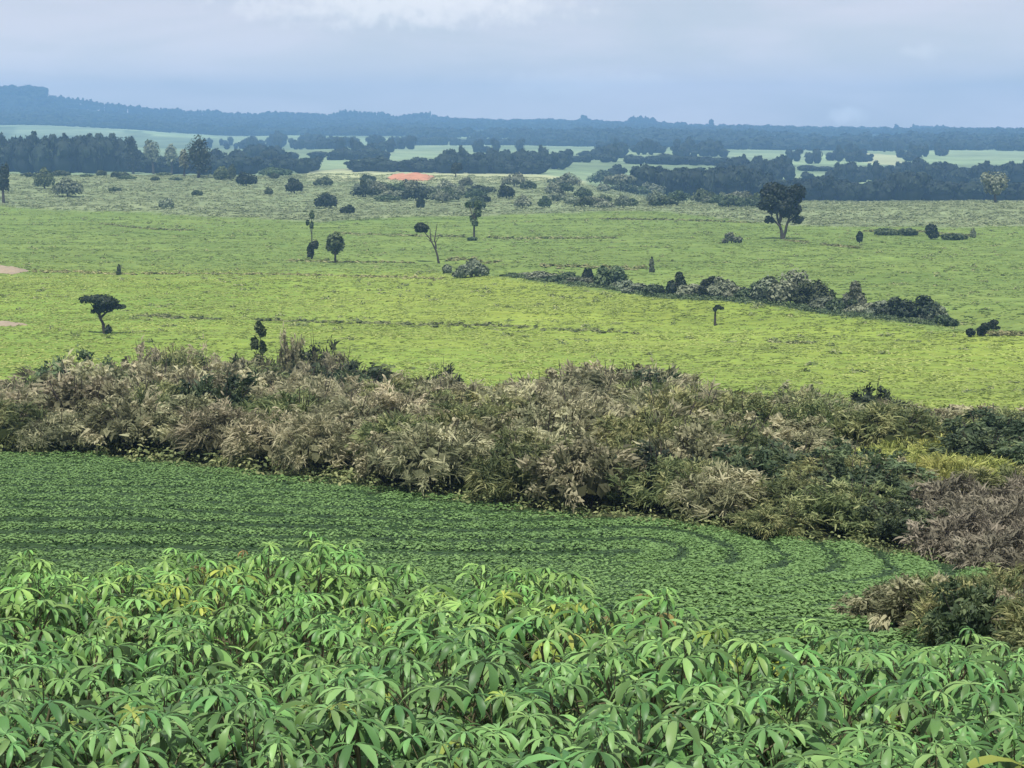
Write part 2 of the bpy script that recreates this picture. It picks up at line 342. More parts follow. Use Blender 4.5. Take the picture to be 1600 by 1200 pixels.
def valley_end(X, Y):      # depth where the bright valley fields stop
    px = 800 + X / np.maximum(Y, 50) * F
    return np.interp(px, [-400, 0, 300, 500, 700, 1000, 1250, 1600, 2000], [600, 600, 560, 530, 560, 590, 510, 500, 500])
def zone(X, Y):
    z = np.full(X.shape, 5)                                     # 5 far plain
    z[Y < 900] = 4                                              # 4 grey-green rough land
    z[Y < valley_end(X, Y)] = 3                                 # 3 upper valley field
    z[Y < crestline(X)] = 2                                     # 2 near valley field
    z[Y < farY(X) + 2] = 1                                      # 1 scrub ground
    z[Y < edgeY(X)] = 0                                         # 0 row crop
    z[Y < 19] = 6
    z[Y > 3500 + 300 * (vnoise(X / 300, Y / 300, 9) - .5)] = 7   # 7 ridge
    return z
ZN = {0: 'crop_field', 1: 'scrubland', 2: 'valley_field', 3: 'meadow', 4: 'rough_land', 5: 'plain', 6: 'cassava_field', 7: 'ridge'}
ZC = {0: C['crop'], 1: C['thick'], 2: C['valley'], 3: C['upper'], 4: C['cane'], 5: C['plain'], 6: C['soil'], 7: C['ridge']}
def cover(X, Y):
    col = np.zeros(X.shape + (3,)); r = rs(5)
    for k in range(4):
        jx = r.uniform(-.0012, .0012) * Y; jy = r.uniform(-.006, .006) * Y
        x, y = X + jx, Y + jy; zz = zone(x, y); c = np.array([ZC[i] for i in range(8)])[zz]
        bl = sstep(-26, 26, y - crestline(x) + 26 * (vnoise(x / 12, y / 9, 92) - .5))[..., None]; bl = np.where((x < -8)[..., None], bl, (y > crestline(x))[..., None])
        c = np.where(((zz == 2) | (zz == 3))[..., None], np.array(C['valley']) * (1 - bl) + np.array(C['upper']) * bl, c)
        # patchwork: a coarse cellular mosaic of slightly different crops on the plain
        cell = vnoise(np.floor(x / 260 + .6 * vnoise(x / 400, y / 300, 8)) * 7.3, np.floor(y / 330) * 3.1, 12)[..., None]
        c = np.where((zz == 5)[..., None], c * (.75 + 1.1 * cell), c)
        warm = vnoise(x / 60, y / 90, 21)[..., None]
        c = np.where((zz == 2)[..., None], c * (1 + (warm - .5) * np.array([.28, .06, 0])), c)
        for nm, P in FFW:
            m = inpoly(x, y, P); c = np.where(m[..., None], np.array(C[nm]), c)
        col += c
    return col / 4
Yr = np.concatenate([np.linspace(-45, 19, 40)[:-1], np.exp(np.linspace(math.log(19), math.log(5600), 430))])
T_ = np.linspace(-1, 1, 461)
YY, TT = np.meshgrid(Yr, T_, indexing='ij'); XX = TT * (28 + .55 * np.maximum(YY, 0))
GV = np.stack([XX, YY, Z(XX, YY)], -1)
GC = cover(XX, YY); GC4 = np.concatenate([GC, np.ones(GC.shape[:2] + (1,))], -1)
nr, nc = XX.shape
idx = np.arange(nr * nc).reshape(nr, nc)
quads = np.stack([idx[:-1, :-1], idx[:-1, 1:], idx[1:, 1:], idx[1:, :-1]], -1).reshape(-1, 4)
cx = (XX[:-1, :-1] + XX[1:, 1:]).ravel() / 2; cy = (YY[:-1, :-1] + YY[1:, 1:]).ravel() / 2
zf = zone(cx, cy)
GVf = GV.reshape(-1, 3); GCf = GC4.reshape(-1, 4)
land_m = {0: mat_land('crop_ground', .5, 3, .15, .3), 1: mat_land('scrub_ground', .3, 2), 2: mat_land('valley_ground', .05, .55, .13, .2, .25, .8),
          3: mat_land('meadow_ground', .045, .4, .15, .2, .3, .6), 4: mat_land('rough_ground', .02, .12, .2, .12, .1, .4), 5: mat_land('plain_ground', .006, .04, .2, .2),
          6: mat_land('soil_ground', 1, 9), 7: mat_land('ridge_ground', .004, .02, .25, .3)}
for k, nm in ZN.items():
    fq = quads[zf == k]; u, inv = np.unique(fq, return_inverse=True)
    me = new_mesh(nm, GVf[u], inv.reshape(-1, 4), land_m[k], smooth=True, color=GCf[u])
    tag(link(nm, me), kind='structure')

# ------------------------------------------------------------------ haze
hm = bpy.data.materials.new('haze_air'); hm.use_nodes = True; ht = hm.node_tree; ht.nodes.clear()
ho = N(ht, 'ShaderNodeOutputMaterial'); hv = N(ht, 'ShaderNodeVolumePrincipled'); hv.inputs['Color'].default_value = (*HAZE_C, 1); hv.inputs['Density'].default_value = HAZE_D
hv.inputs['Anisotropy'].default_value = 0.0; ht.links.new(hv.outputs[0], ho.inputs['Volume'])
x0, x1, y0, y1, z0, z1 = -3300, 3300, -60, 5650, -50, 135
hV = [(x, y, z) for z in (z0, z1) for x, y in ((x0, y0), (x1, y0), (x1, y1), (x0, y1))]
hF = [(3, 2, 1, 0), (4, 5, 6, 7), (0, 1, 5, 4), (1, 2, 6, 5), (2, 3, 7, 6), (3, 0, 4, 7)]
hz = link('haze', new_mesh('haze', hV, hF, hm)); tag(hz, 'pale blue haze lying over the whole plain', kind='stuff')

# ------------------------------------------------------------------ scattering helper: many copies of a template joined in one mesh
def scatter(name, templates, P, rz, sc, mat, label, r, zs=None, tv=.0, tb0=None):
    Vs, Fs, Ts = [], [], []; off = 0; n = len(P); ti = r.randint(0, len(templates), n); tb = r.uniform(-tv, tv, n) + (0 if tb0 is None else tb0)
    for k, (V, Fq, T, _) in enumerate(templates):
        m = np.where(ti == k)[0]
        if not len(m): continue
        c, s = np.cos(rz[m]), np.sin(rz[m]); sk = sc[m]
        z_s = (zs[m] if zs is not None else sk)
        x = (V[None, :, 0] * c[:, None] - V[None, :, 1] * s[:, None]) * sk[:, None]
        y = (V[None, :, 0] * s[:, None] + V[None, :, 1] * c[:, None]) * sk[:, None]
        z = V[None, :, 2] * z_s[:, None]
        W_ = np.stack([x, y, z], -1) + P[m][:, None, :]
        Vs.append(W_.reshape(-1, 3)); Ts.append(np.clip(T[None, :] + tb[m][:, None], 0, 1).ravel())
        Fs.append((Fq[None] + (np.arange(len(m)) * len(V))[:, None, None] + off).reshape(-1, 4)); off += len(m) * len(V)
    o = link(name, new_mesh(name, np.concatenate(Vs), np.concatenate(Fs), mat, np.concatenate(Ts)))
    return tag(o, label, kind='stuff')
def P3(X, Y, dz=0.): return np.stack([X, Y, Z(X, Y) + dz], -1)

# ------------------------------------------------------------------ row crop
r = rs(11)
ct = []
for k in range(6):
    q = Q(); n = 110; D = norm(r.normal(0, 1, (n, 3))); D[:, 2] = np.abs(D[:, 2]) * .9
    leaves(q, r, D * np.array([.40, .40, .36]) * r.uniform(.7, 1.1, (n, 1)) + [0, 0, .08], D + [0, 0, .6], .062, aspect=1.7, jit=.8, droop=.3)
    ct.append(q.arr())
XC, YC = 3.0, 47.5; px_, py_ = [], []
rt_ = []
for kq in range(-38, 39):
    qd = abs(kq) * 1.2 + .3
    if kq >= 0: ang = np.linspace(0, np.pi / 2, max(6, int(qd * 2.4 * 1.57 / .36)))
    else: ang = np.linspace(0, -np.pi / 2, max(6, int(qd * 2.4 * 1.57 / .42)))
    ex = XC + .5 * qd * np.cos(ang); ey = YC + qd * np.sin(ang)
    lx = np.arange(-46, XC, .38); ly = np.full(lx.shape, YC + (qd if kq > 0 else -qd))
    X_ = np.concatenate([ex, lx]); Y_ = np.concatenate([ey, ly])
    w = (vnoise(X_ / 13, Y_ / 30 + 5, 31) - .5) * 5 + (vnoise(X_ / 4, Y_ / 6, 32) - .5) * .9 - (X_ + 5) * -.04
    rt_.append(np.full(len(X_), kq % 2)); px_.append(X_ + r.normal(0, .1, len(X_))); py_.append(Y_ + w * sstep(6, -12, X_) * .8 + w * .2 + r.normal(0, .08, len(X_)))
X_ = np.concatenate(px_); Y_ = np.concatenate(py_)
keep = (Y_ < edgeY(X_) + 1.0) & (Y_ > 20) & (np.abs(X_) < .42 * Y_ + 4) & (r.rand(len(X_)) < .96)
X_, Y_ = X_[keep], Y_[keep]; rt = np.concatenate(rt_)[keep]; PATCH = (vnoise(X_ / 6, Y_ / 9, 71) - .5) * .5
n = len(X_); scatter('row_crop', ct, P3(X_, Y_), r.uniform(0, 6.28, n), np.where(rt == 1, r.uniform(1.0, 1.2, n), r.uniform(.9, 1.2, n)), M_crop, 'green leafy crop in curving rows below the cassava', r, zs=np.where(rt == 1, r.uniform(.38, .54, n), r.uniform(.14, .22, n)), tv=.06, tb0=np.where(rt == 1, .4, -.65) + PATCH * .3)  # alternate rows tinted dark, standing in for shade in the gaps between rows
NCROP = n
# low weeds between the rows
m = 8000; X_ = r.uniform(-1, 1, m); Y_ = 20 + 62 * r.rand(m) ** .8; X_ = X_ * (.42 * Y_ + 3); k = Y_ < edgeY(X_) + 1.5; X_, Y_ = X_[k], Y_[k]; n = len(X_)
wt_ = []
for k in range(3):
    q = Q(); D = norm(r.normal(0, 1, (18, 3))); D[:, 2] = np.abs(D[:, 2]) * .6
    leaves(q, r, D * np.array([.3, .3, .16]), D + [0, 0, .9], .08, aspect=2.2); wt_.append(q.arr())
scatter('weeds', wt_, P3(X_, Y_), r.uniform(0, 6.28, n), r.uniform(.8, 1.4, n), M_crop, 'low weeds between the crop rows', r, zs=r.uniform(.4, .9, n), tv=.2, tb0=-.35)

# ------------------------------------------------------------------ valley grass tufts
def tuft_templates(r, n, leafn, rad, h, size):
    out_ = []
    for k in range(n):
        q = Q(); D = norm(r.normal(0, 1, (leafn, 3))); D[:, 2] = np.abs(D[:, 2])
        leaves(q, r, D * np.array([rad, rad, h]) * r.uniform(.5, 1.05, (leafn, 1)), D + [0, 0, .6], size, aspect=2.0, jit=.7); out_.append(q.arr())
    return out_
tt = tuft_templates(r, 5, 7, .6, .22, .26)
def field_pts(m, ylo, yhi, pw):
    Y_ = ylo + (yhi - ylo) * r.rand(m) ** pw; X_ = r.uniform(-1, 1, m) * (.42 * Y_ + 8); return X_, Y_
X_, Y_ = field_pts(84000, 120, 400, .75); k = (Y_ > farY(X_) + 1) & (Y_ < crestline(X_) + 3 + (X_ < -8) * r.normal(0, 14, len(X_)))
k &= r.rand(len(X_)) < .35 + vnoise(X_ / 5, Y_ / 9, 41); X_, Y_ = X_[k], Y_[k]; n = len(X_)
scatter('field_grass', tt, P3(X_, Y_), r.uniform(0, 6.28, n), r.uniform(.6, 1.5, n), M_grass, 'bright yellow-green grass of the near valley field', r, zs=r.uniform(.2, .6, n), tv=.1, tb0=(vnoise(X_ / 22, Y_ / 11, 72) - .5) * .9 - .1); NG = n
X_, Y_ = field_pts(57000, 220, 610, .9); k = (Y_ > crestline(X_) + 3) & (Y_ < valley_end(X_, Y_) + 5)
k &= r.rand(len(X_)) < .3 + vnoise(X_ / 8, Y_ / 14, 42); X_, Y_ = X_[k], Y_[k]; n = len(X_)
scatter('meadow_grass', tt, P3(X_, Y_), r.uniform(0, 6.28, n), r.uniform(.9, 2.0, n), M_grass2, 'green grass of the upper valley field', r, zs=r.uniform(.2, .6, n), tv=.1, tb0=(vnoise(X_ / 40, Y_ / 18, 73) - .5) * .9 - .1)
X_, Y_ = field_pts(1900, 150, 600, .8); k = (Y_ > farY(X_) + 6) & (Y_ < valley_end(X_, Y_)); X_, Y_ = X_[k], Y_[k]; n = len(X_)
scatter('weeds', tuft_templates(r, 4, 16, .9, .4, .3), P3(X_, Y_), r.uniform(0, 6.28, n), r.uniform(.4, 1.3, n), M_olive, 'small dark weeds dotted over the valley fields', r, zs=r.uniform(.4, 1.2, n), tv=.2)
# grey-green tall rough grass beyond the meadow
tr_ = tuft_templates(r, 5, 14, 1.2, .8, .36)
m = 21000; Y_ = r.uniform(495, 900, m); X_ = r.uniform(-.42, .42, m) * Y_; k = (Y_ > valley_end(X_, Y_)); X_, Y_ = X_[k], Y_[k]; n = len(X_)
scatter('rough_grass', tr_, P3(X_, Y_), r.uniform(0, 6.28, n), r.uniform(.9, 2.2, n), M_rough, 'tall grey-green rough grass past the bright fields', r, zs=r.uniform(.3, .9, n), tv=.1, tb0=(vnoise(X_ / 40, Y_ / 25, 74) - .5) * .8)

# contour banks: low ridges of longer dark grass running across the valley fields
bank_t = tuft_templates(r, 4, 14, .55, .6, .34)
BANKS = [([(50, 424), (180, 428), (380, 428), (560, 432), (690, 436)], 1.0, 'across the field behind the flat-crowned tree'),
         ([(190, 492), (300, 498), (420, 502), (620, 506), (800, 512), (1010, 520)], 1.0, 'across the field right of the flat-crowned tree'),
         ([(520, 365), (700, 370), (830, 374), (960, 372)], 1.4, 'short stretch by the slender upright tree'),
         ([(700, 405), (780, 412), (880, 416), (1010, 420)], 1.3, 'behind the brush mound'),
         ([(1230, 376), (1300, 384), (1340, 388)], 1.3, 'below the big forked tree'),
         ([(160, 350), (230, 358), (300, 360)], 1.0, 'faint, at the upper west corner'),
         ([(940, 342), (1080, 345), (1180, 348)], 1.4, 'at the far rim of the meadow'),
         ([(450, 408), (540, 410), (650, 411)], 1.2, 'under the pair of small trees'),
         ([(1200, 535), (1270, 538)], 1.0, 'short dark streak in the near field'),
         ([(1540, 522), (1600, 524), (1700, 526)], 1.2, 'beside the windswept shrub'),
         ([(1350, 362), (1430, 362), (1520, 370)], 1.4, 'by the round dark bush')]
for pts, s, lab in BANKS:
    W_ = np.array([hit(*p) for p in densify(pts, max(3, len(pts) * 6))]); L_ = np.sum(np.linalg.norm(np.diff(W_[:, :2], axis=0), axis=1))
    m = int(L_ * 2.2); D = densify(W_, m); X_ = D[:, 0] + r.normal(0, .25, m); Y_ = D[:, 1] + r.normal(0, .8 * s, m) + (vnoise(D[:, 0] / 6, D[:, 1] / 6, 3) - .5) * 2
    k = vnoise(X_ / 9, Y_ / 20, 17) > .22; X_, Y_ = X_[k], Y_[k]; m = len(X_)
    o = scatter('grass_bank', bank_t, P3(X_, Y_), r.uniform(0, 6.28, m), r.uniform(.7, 1.3, m) * s, M_olive, 'low bank of dark grass, ' + lab, r, zs=r.uniform(.2, .8, m) * s, tv=.2, tb0=.1)

# ------------------------------------------------------------------ trees and shrubs
def make_tree(name, label, cat, px, py, wpx, hpx, mat=M_dark, blobs=None, trunk=None, seed=0, group=None, dist=None, nleaf=420, leaf=None, top=None, density=1.35, core=.5):
    """px,py: where its foot stands in the photo, used to find the spot on the ground; sizes in photo pixels become metres.
    blobs: (x, z, rx, rz) in units of half-width / height; trunk: list of polylines ((x,z)...) same units with base radius"""
    r = rs(seed * 13 + 5)
    if dist is None: X, Y, zg = hit(px, py)
    else:
        Y = dist; X = colx(px, Y, -20); zg = float(Z(X, Y))
        if top is not None: hpx = (ztop(top, Y) - zg) * F / Y
    s = Y / F; w = wpx * s / 2; h = max(hpx * s, .6)
    root = empty(name, (X, Y, zg - .05)); tag(root, label, cat, group)
    if blobs is None:
        blobs = [(0, .62, .62, .34)] + [(r.uniform(-.6, .6), r.uniform(.4, .82), r.uniform(.28, .42), r.uniform(.16, .24)) for _ in range(6)]
    ls = leaf or max(2.4 * s, w * .10)
    q = Q(); tot = sum(b[2] * b[3] for b in blobs)
    for (bx, bz, rx, rz) in blobs:
        ry = rx * r.uniform(.7, .95)
        blob(q, r, (bx * w, r.uniform(-.35, .35) * w * (1 - rx), bz * h), (rx * w, ry * w, rz * h), int(nleaf * density * rx * rz / tot) + 12, ls, T0=0, T1=r.uniform(.7, 1), core=core)
    link('crown', q.mesh('crown', mat), root)
    tq = Q()
    if trunk is None:
        a = r.uniform(-.12, .12)
        trunk = [([(0, 0), (a * .5, .25), (a, .5), (a * .5, .75)], .045), ([(a * .6, .3), (.3, .5), (.42, .66)], .025), ([(a * .7, .35), (-.28, .52), (-.4, .68)], .025)]
    for pl, rad in trunk:
        P = densify([(x, 0, z) for x, z in pl], 3 * len(pl)); P = P * np.array([w, 1, h]); P[:, 1] += np.cumsum(r.normal(0, .03 * w, len(P))); P[:, 0] += r.normal(0, .012 * w, len(P))
        tube(tq, P, np.linspace(rad, rad * .3, len(P)) * h, seg=6)
    link('trunk', tq.mesh('trunk', M_bark, True), root)
    return root
TR = 'lone trees in the valley fields'
# flat-crowned dark tree, near-left of the valley
make_tree('tree', 'dark flat-crowned tree alone in the bright field', 'tree', 160, 521, 74, 64, M_dark, seed=1, nleaf=1500, leaf=.24,
          blobs=[(-.1, .86, .62, .12), (.3, .80, .45, .12), (-.62, .84, .34, .10), (.62, .66, .42, .08), (0, .68, .4, .1), (-.2, .56, .3, .07), (.12, .60, .35, .08), (.3, .12, .16, .11)],
          trunk=[([(.12, 0), (.05, .2), (-.08, .42), (-.1, .62)], .055), ([(-.05, .38), (.2, .55), (.55, .65)], .035), ([(-.08, .42), (-.3, .6), (-.55, .78)], .03), ([(.02, .3), (-.25, .48)], .02)])
make_tree('tree', 'big forked tree with ragged brown-green crown at the far side of the meadow', 'tree', 1223, 374, 76, 90, M_dark, seed=2, nleaf=2200, leaf=.55,
          blobs=[(-.45, .86, .45, .13), (-.1, .80, .4, .14), (-.6, .68, .34, .12), (.35, .70, .42, .14), (.55, .82, .36, .14), (0, .58, .4, .13), (.45, .52, .32, .12), (-.35, .52, .28, .10), (.62, .34, .24, .09), (-.55, .34, .2, .07), (-.8, .58, .25, .1), (.15, .45, .3, .1), (-.75, .78, .22, .1)],
          trunk=[([(0, 0), (-.08, .2), (-.28, .45), (-.45, .75)], .032), ([(.03, 0), (.15, .25), (.3, .5), (.42, .75)], .028), ([(-.15, .3), (0, .5), (0, .75)], .03), ([(-.1, .2), (-.4, .35), (-.6, .5)], .02), ([(.2, .3), (.5, .38), (.62, .45)], .02)])
make_tree('tree', 'small round tree beside a squat dark bush in the meadow', 'tree', 524, 411, 34, 49, M_green, seed=3, nleaf=900, leaf=.4,
          blobs=[(0, .7, .75, .26), (-.35, .55, .5, .2), (.4, .6, .5, .22), (0, .38, .4, .14)])
make_tree('shrub', 'squat dark bush beside a small round tree in the meadow', 'bush', 487, 405, 22, 30, M_dark, seed=4, nleaf=500, leaf=.35,
          blobs=[(.3, .7, .7, .22), (-.2, .4, .5, .35), (.6, .85, .4, .14)])
make_tree('tree', 'spindly thin sapling rising behind a squat dark bush', 'tree', 487, 380, 16, 52, M_green, seed=5, nleaf=160, leaf=.4, core=0,
          blobs=[(.1, .85, .5, .14), (-.7, .62, .35, .1), (.1, .55, .35, .12)], trunk=[([(0, 0), (.1, .5), (.0, .95)], .02), ([(0, .3), (-.6, .62)], .012)])
make_tree('tree', 'leaning bare-branched tree with one dark ball of leaves', 'tree', 686, 412, 50, 66, M_dark, seed=6, nleaf=420, leaf=.4,
          blobs=[(-1.1, .84, .42, .13)], trunk=[([(0, 0), (-.15, .3), (-.5, .55), (-.9, .75)], .03), ([(-.18, .35), (-.25, .6), (-.1, .95)], .022), ([(-.5, .55), (-.55, .8), (-.75, .98)], .015), ([(-.2, .5), (.1, .7)], .01), ([(-.4, .5), (-.8, .6)], .012)])
make_tree('tree', 'slender upright tree with thin patchy crown, alone on the meadow', 'tree', 741, 376, 32, 66, M_green, seed=7, nleaf=520, leaf=.5, core=.5,
          blobs=[(-.1, .5, .35, .12), (.3, .66, .4, .12), (-.55, .85, .35, .08), (.4, .86, .4, .09), (.1, .42, .3, .1), (-.2, .05, .5, .05)], trunk=[([(0, 0), (0, .4), (.1, .8)], .03), ([(0, .45), (-.5, .85)], .015), ([(.05, .5), (.45, .85)], .015)])
make_tree('tree', 'bent dark sapling hooked at its top, alone in the near field', 'tree', 1120, 509, 26, 33, M_dark, seed=8, nleaf=300, leaf=.22,
          blobs=[(.1, .9, .42, .1), (.5, .86, .32, .07), (-.25, .82, .22, .12)], trunk=[([(-.2, 0), (-.22, .4), (-.2, .8), (.1, .95)], .07)])
make_tree('shrub', 'tiny upright bush on the grass bank', 'bush', 186, 430, 9, 17, M_green, seed=9, nleaf=120, leaf=.3, blobs=[(0, .5, .7, .5), (-.3, .2, .9, .2)])
make_tree('shrub', 'small pale upright shrub beyond the brush row', 'bush', 1018, 426, 10, 26, M_grey, seed=10, nleaf=140, leaf=.4, blobs=[(0, .5, .7, .45), (.2, .2, .9, .2)])
make_tree('shrub', 'low wispy shrub near the big forked tree', 'bush', 1143, 380, 36, 20, M_grey, seed=11, nleaf=260, leaf=.5, blobs=[(-.2, .5, .4, .4), (.4, .3, .5, .25), (-.6, .2, .3, .2)])
make_tree('shrub', 'small dark bush between the forked tree and the round bush', 'bush', 1343, 380, 12, 20, M_dark, seed=12, nleaf=200, leaf=.45, blobs=[(0, .5, .8, .45)])
make_tree('shrub', 'round dark bush at the far side of the meadow', 'bush', 1455, 374, 22, 24, M_dark, seed=13, nleaf=400, leaf=.45, blobs=[(0, .6, .85, .42), (.3, .3, .8, .3)])
for i, (px, py, w, h, lab) in enumerate([(1385, 368, 40, 12, 'flat dark bush in the low hedge, next to the small dark bush'), (1418, 368, 34, 12, 'flat dark bush in the low hedge, next to the round bush'), (1490, 375, 44, 11, 'flat bush trailing off beside the round bush')]):
    make_tree('shrub', lab, 'bush', px, py, w, h, M_green, seed=20 + i, nleaf=420, core=.4, leaf=.5, blobs=[(-.5, .5, .4, .45), (.1, .5, .5, .5), (.6, .4, .4, .4)])
make_tree('shrub', 'ash-brown brush mound at the end of the brush row', 'bush', 738, 433, 56, 30, M_grey, seed=30, nleaf=900, leaf=.35, blobs=[(-.4, .35, .5, .35), (.1, .6, .45, .4), (.5, .35, .45, .35), (-.8, .15, .3, .2)])
make_tree('shrub', 'small tuft of brush beside the ash-brown mound', 'bush', 698, 428, 22, 18, M_grey, seed=31, nleaf=260, leaf=.35, blobs=[(0, .4, .7, .45)])
make_tree('shrub', 'windswept dark shrub alone past the end of the brush row', 'bush', 1535, 526, 48, 28, M_dark, seed=32, nleaf=600, leaf=.28,
          blobs=[(-.75, .25, .3, .22), (0, .3, .3, .3), (.3, .62, .4, .22), (.65, .8, .35, .16), (.8, .55, .3, .1)], trunk=[([(0, 0), (.2, .4), (.7, .8)], .06)])
make_tree('tree', 'thin sapling with scattered leaf tufts at the edge of the dry thicket', 'tree', 408, 580, 28, 95, M_green, seed=33, nleaf=200, leaf=.34, core=0, dist=139, top=496,
          blobs=[(-.1, .9, .35, .06), (.3, .86, .3, .05), (-.6, .74, .4, .06), (.3, .70, .35, .06), (-.2, .58, .4, .06), (.3, .5, .3, .05)], trunk=[([(.2, 0), (.1, .4), (0, .92)], .012), ([(.1, .45), (-.6, .74)], .007), ([(.1, .5), (.35, .72)], .007)])
# brush row in the gully behind the crest
ROWG = 'brush in the row that crosses the valley field'
row = [(800, 438, 26, 12), (822, 440, 34, 15), (850, 444, 40, 22), (880, 448, 40, 24), (905, 452, 34, 20), (918, 452, 14, 34), (953, 455, 36, 42), (975, 458, 30, 22), (1005, 463, 44, 22), (1035, 468, 38, 24),
       (1058, 470, 22, 48), (1085, 472, 40, 30), (1108, 474, 24, 44), (1130, 477, 34, 46), (1155, 480, 36, 34), (1180, 483, 44, 44), (1212, 486, 50, 56), (1243, 489, 62, 72), (1272, 492, 46, 58), (1300, 496, 50, 34),
       (1335, 500, 26, 62), (1322, 500, 40, 36), (1352, 503, 44, 32), (1378, 505, 40, 36), (1402, 508, 44, 46), (1436, 511, 54, 52), (1462, 514, 34, 38), (1475, 517, 30, 26)]
rowlab = {953: 'round-topped grey shrub standing tall in the thin part of the brush row', 918: 'narrow dark shrub next to the round-topped grey one in the brush row', 1243: 'biggest grey-green mound in the brush row',
          1335: 'narrow upright shrub past the biggest mound in the brush row', 1436: 'dark green shrub near the lower end of the brush row', 1058: 'narrow pointed shrub in the middle of the brush row'}
for i, (px, py, w, h) in enumerate(row):
    m = M_grey if i % 3 else M_green
    if px in (918, 1058, 1436, 1402, 1108): m = M_dark
    X, Y, zg = hit(px, py); Y2 = Y + 9
    make_tree('shrub', rowlab.get(px, 'low grey-green shrub in the long brush row across the valley field'), 'bush', px, py, w * 1.5, h, m, seed=40 + i, nleaf=800, leaf=.34, group=None if px in rowlab else ROWG,
              blobs=[(rs(i).uniform(-.5, .5), rs(i + 9).uniform(.4, .6), .55, .42), (-.5, .35, .5, .33), (.5, .35, .5, .35), (rs(i + 3).uniform(-.4, .4), .75, .38, .22)], dist=Y2, top=py - h)
W_ = np.array([hit(a, b) for a, b, _, _ in row]); W_[:, 1] += 8; D_ = densify(W_, 900); X_ = D_[:, 0] + r.normal(0, 1, 900); Y_ = D_[:, 1] + r.normal(0, 2, 900)
scatter('undergrowth', tuft_templates(r, 4, 30, 1.0, .7, .2), P3(X_, Y_), r.uniform(0, 6.28, 900), r.uniform(.5, 1.1, 900), M_green, 'tangled undergrowth along the foot of the brush row', r, tv=.3)

# ------------------------------------------------------------------ dry thicket between the crop and the valley
def shrub_template(r, mat, H, R, n, style):
    """a crown of many plumes; every plume is a tuft of thin curved leaf strips"""
    q = Q(); reed = style == 'reed'
    npl = 74 if reed else 56; per = n // npl
    D = norm(r.normal(0, 1, (npl, 3))); D[:, 2] = np.abs(D[:, 2]) * 1.1 - .25; D = norm(D)
    C0 = D * r.uniform(.5, .92, (npl, 1)) * np.array([R, R, H * .55]) + [0, 0, H * .38]; C0[:, 2] = np.maximum(C0[:, 2], .1)
    ti = np.repeat(np.arange(npl), per); n = len(ti)
    P0 = C0[ti] + r.normal(0, .13, (n, 3)); out_d = norm(D[ti] * .6 + norm(r.normal(0, 1, (npl, 3)))[ti] * .5 + r.normal(0, .55, (n, 3)) + [0, 0, .35])
    sd0 = norm(np.cross(out_d, r.normal(0, 1, (n, 3)))); bend = norm(r.normal(0, .6, (npl, 3))[ti] + [0, 0, -.9] + r.normal(0, .3, (n, 3)))
    Ls = r.uniform(.2, .52, n) * (1 if reed else .7); wd = Ls * r.uniform(.07, .13, n) * (1 if reed else 2.6)
    base = r.choice([.02, .25, .5, .75, .95], npl)[ti]
    T = np.clip(base + r.normal(0, .17, n), 0, 1)
    rows = []
    for k in range(4):
        t = k / 3; c = P0 + (out_d * t + bend * .62 * t * t) * Ls[:, None]; w_ = (wd * [.5, .8, .6, .1][k])[:, None]
        rows += [c - sd0 * w_, c + sd0 * w_]
    V = np.stack(rows, 1).reshape(-1, 3); V[:, 2] = np.maximum(V[:, 2], -.15); b = (np.arange(n) * 8)[:, None]
    Fq = np.concatenate([b + np.array([[0, 1, 3, 2]]), b + np.array([[2, 3, 5, 4]]), b + np.array([[4, 5, 7, 6]])], 0)
    q.add(V, Fq, np.repeat(T, 8))
    Di = norm(r.normal(0, 1, (420, 3))); Di[:, 2] = np.abs(Di[:, 2]) - .2
    leaves(q, r, Di * r.uniform(.3, .72, (420, 1)) * [R, R, H * .55] + [0, 0, H * .36], Di, .34, aspect=1.8, T=r.uniform(0, .35, 420))
    crown = q.mesh('crown', mat)
    tq = Q()
    for k in range(11):
        a = r.uniform(0, 6.28); a2 = a + r.uniform(-.6, .6); f = r.uniform(.3, .9)
        tube(tq, [(.3 * math.cos(a), .3 * math.sin(a), -.2), (R * f * .5 * math.cos(a2), R * f * .5 * math.sin(a2), H * .4), (R * f * math.cos(a2), R * f * math.sin(a2), H * (1.02 - f * f * .5) * r.uniform(.8, 1.05))], [.05, .035, .014], seg=4)
    stems = tq.mesh('stems', M_bark)
    return crown, stems
r = rs(77)
TEMPL = {'dry': [shrub_template(r, M_dry, 3.4, 2.7, 3300, ['reed', 'leafy'][k_ % 2]) for k_ in range(8)], 'olive': [shrub_template(r, M_olive, 3.2, 2.7, 3300, 'reed') for _ in range(5)],
         'green': [shrub_template(r, M_green, 3.6, 2.5, 2600, 'leafy') for _ in range(3)], 'dark': [shrub_template(r, M_dark, 3.8, 2.3, 2600, 'leafy') for _ in range(2)],
         'grass': [shrub_template(r, M_yel, 1.0, 2.6, 2400, 'reed') for _ in range(2)], 'dead': [shrub_template(r, M_reed, 1.6, 2.4, 2600, 'reed') for _ in range(2)]}
FIRST = {}
def place_shrub(kind, X, Y, sc, label, cat, group, name='shrub', zsc=None, dz=0.):
    k = r.randint(0, len(TEMPL[kind])); key = (kind, k, name); s3 = (sc, sc, zsc if zsc else sc)
    if key not in FIRST:
        root = empty(name, (X, Y, float(Z(X, Y)) + dz), r.uniform(0, 6.28), s3); c, s = TEMPL[kind][k]
        KIDS[root.name] = [link('crown', c, root), link('stems', s, root)]; FIRST[key] = root
    else: root = copy_tree(FIRST[key], (X, Y, float(Z(X, Y)) + dz), r.uniform(0, 6.28), s3)
    for kk in ('group', 'label', 'category'):
        if kk in root: del root[kk]
    tag(root, label, cat, group); return root
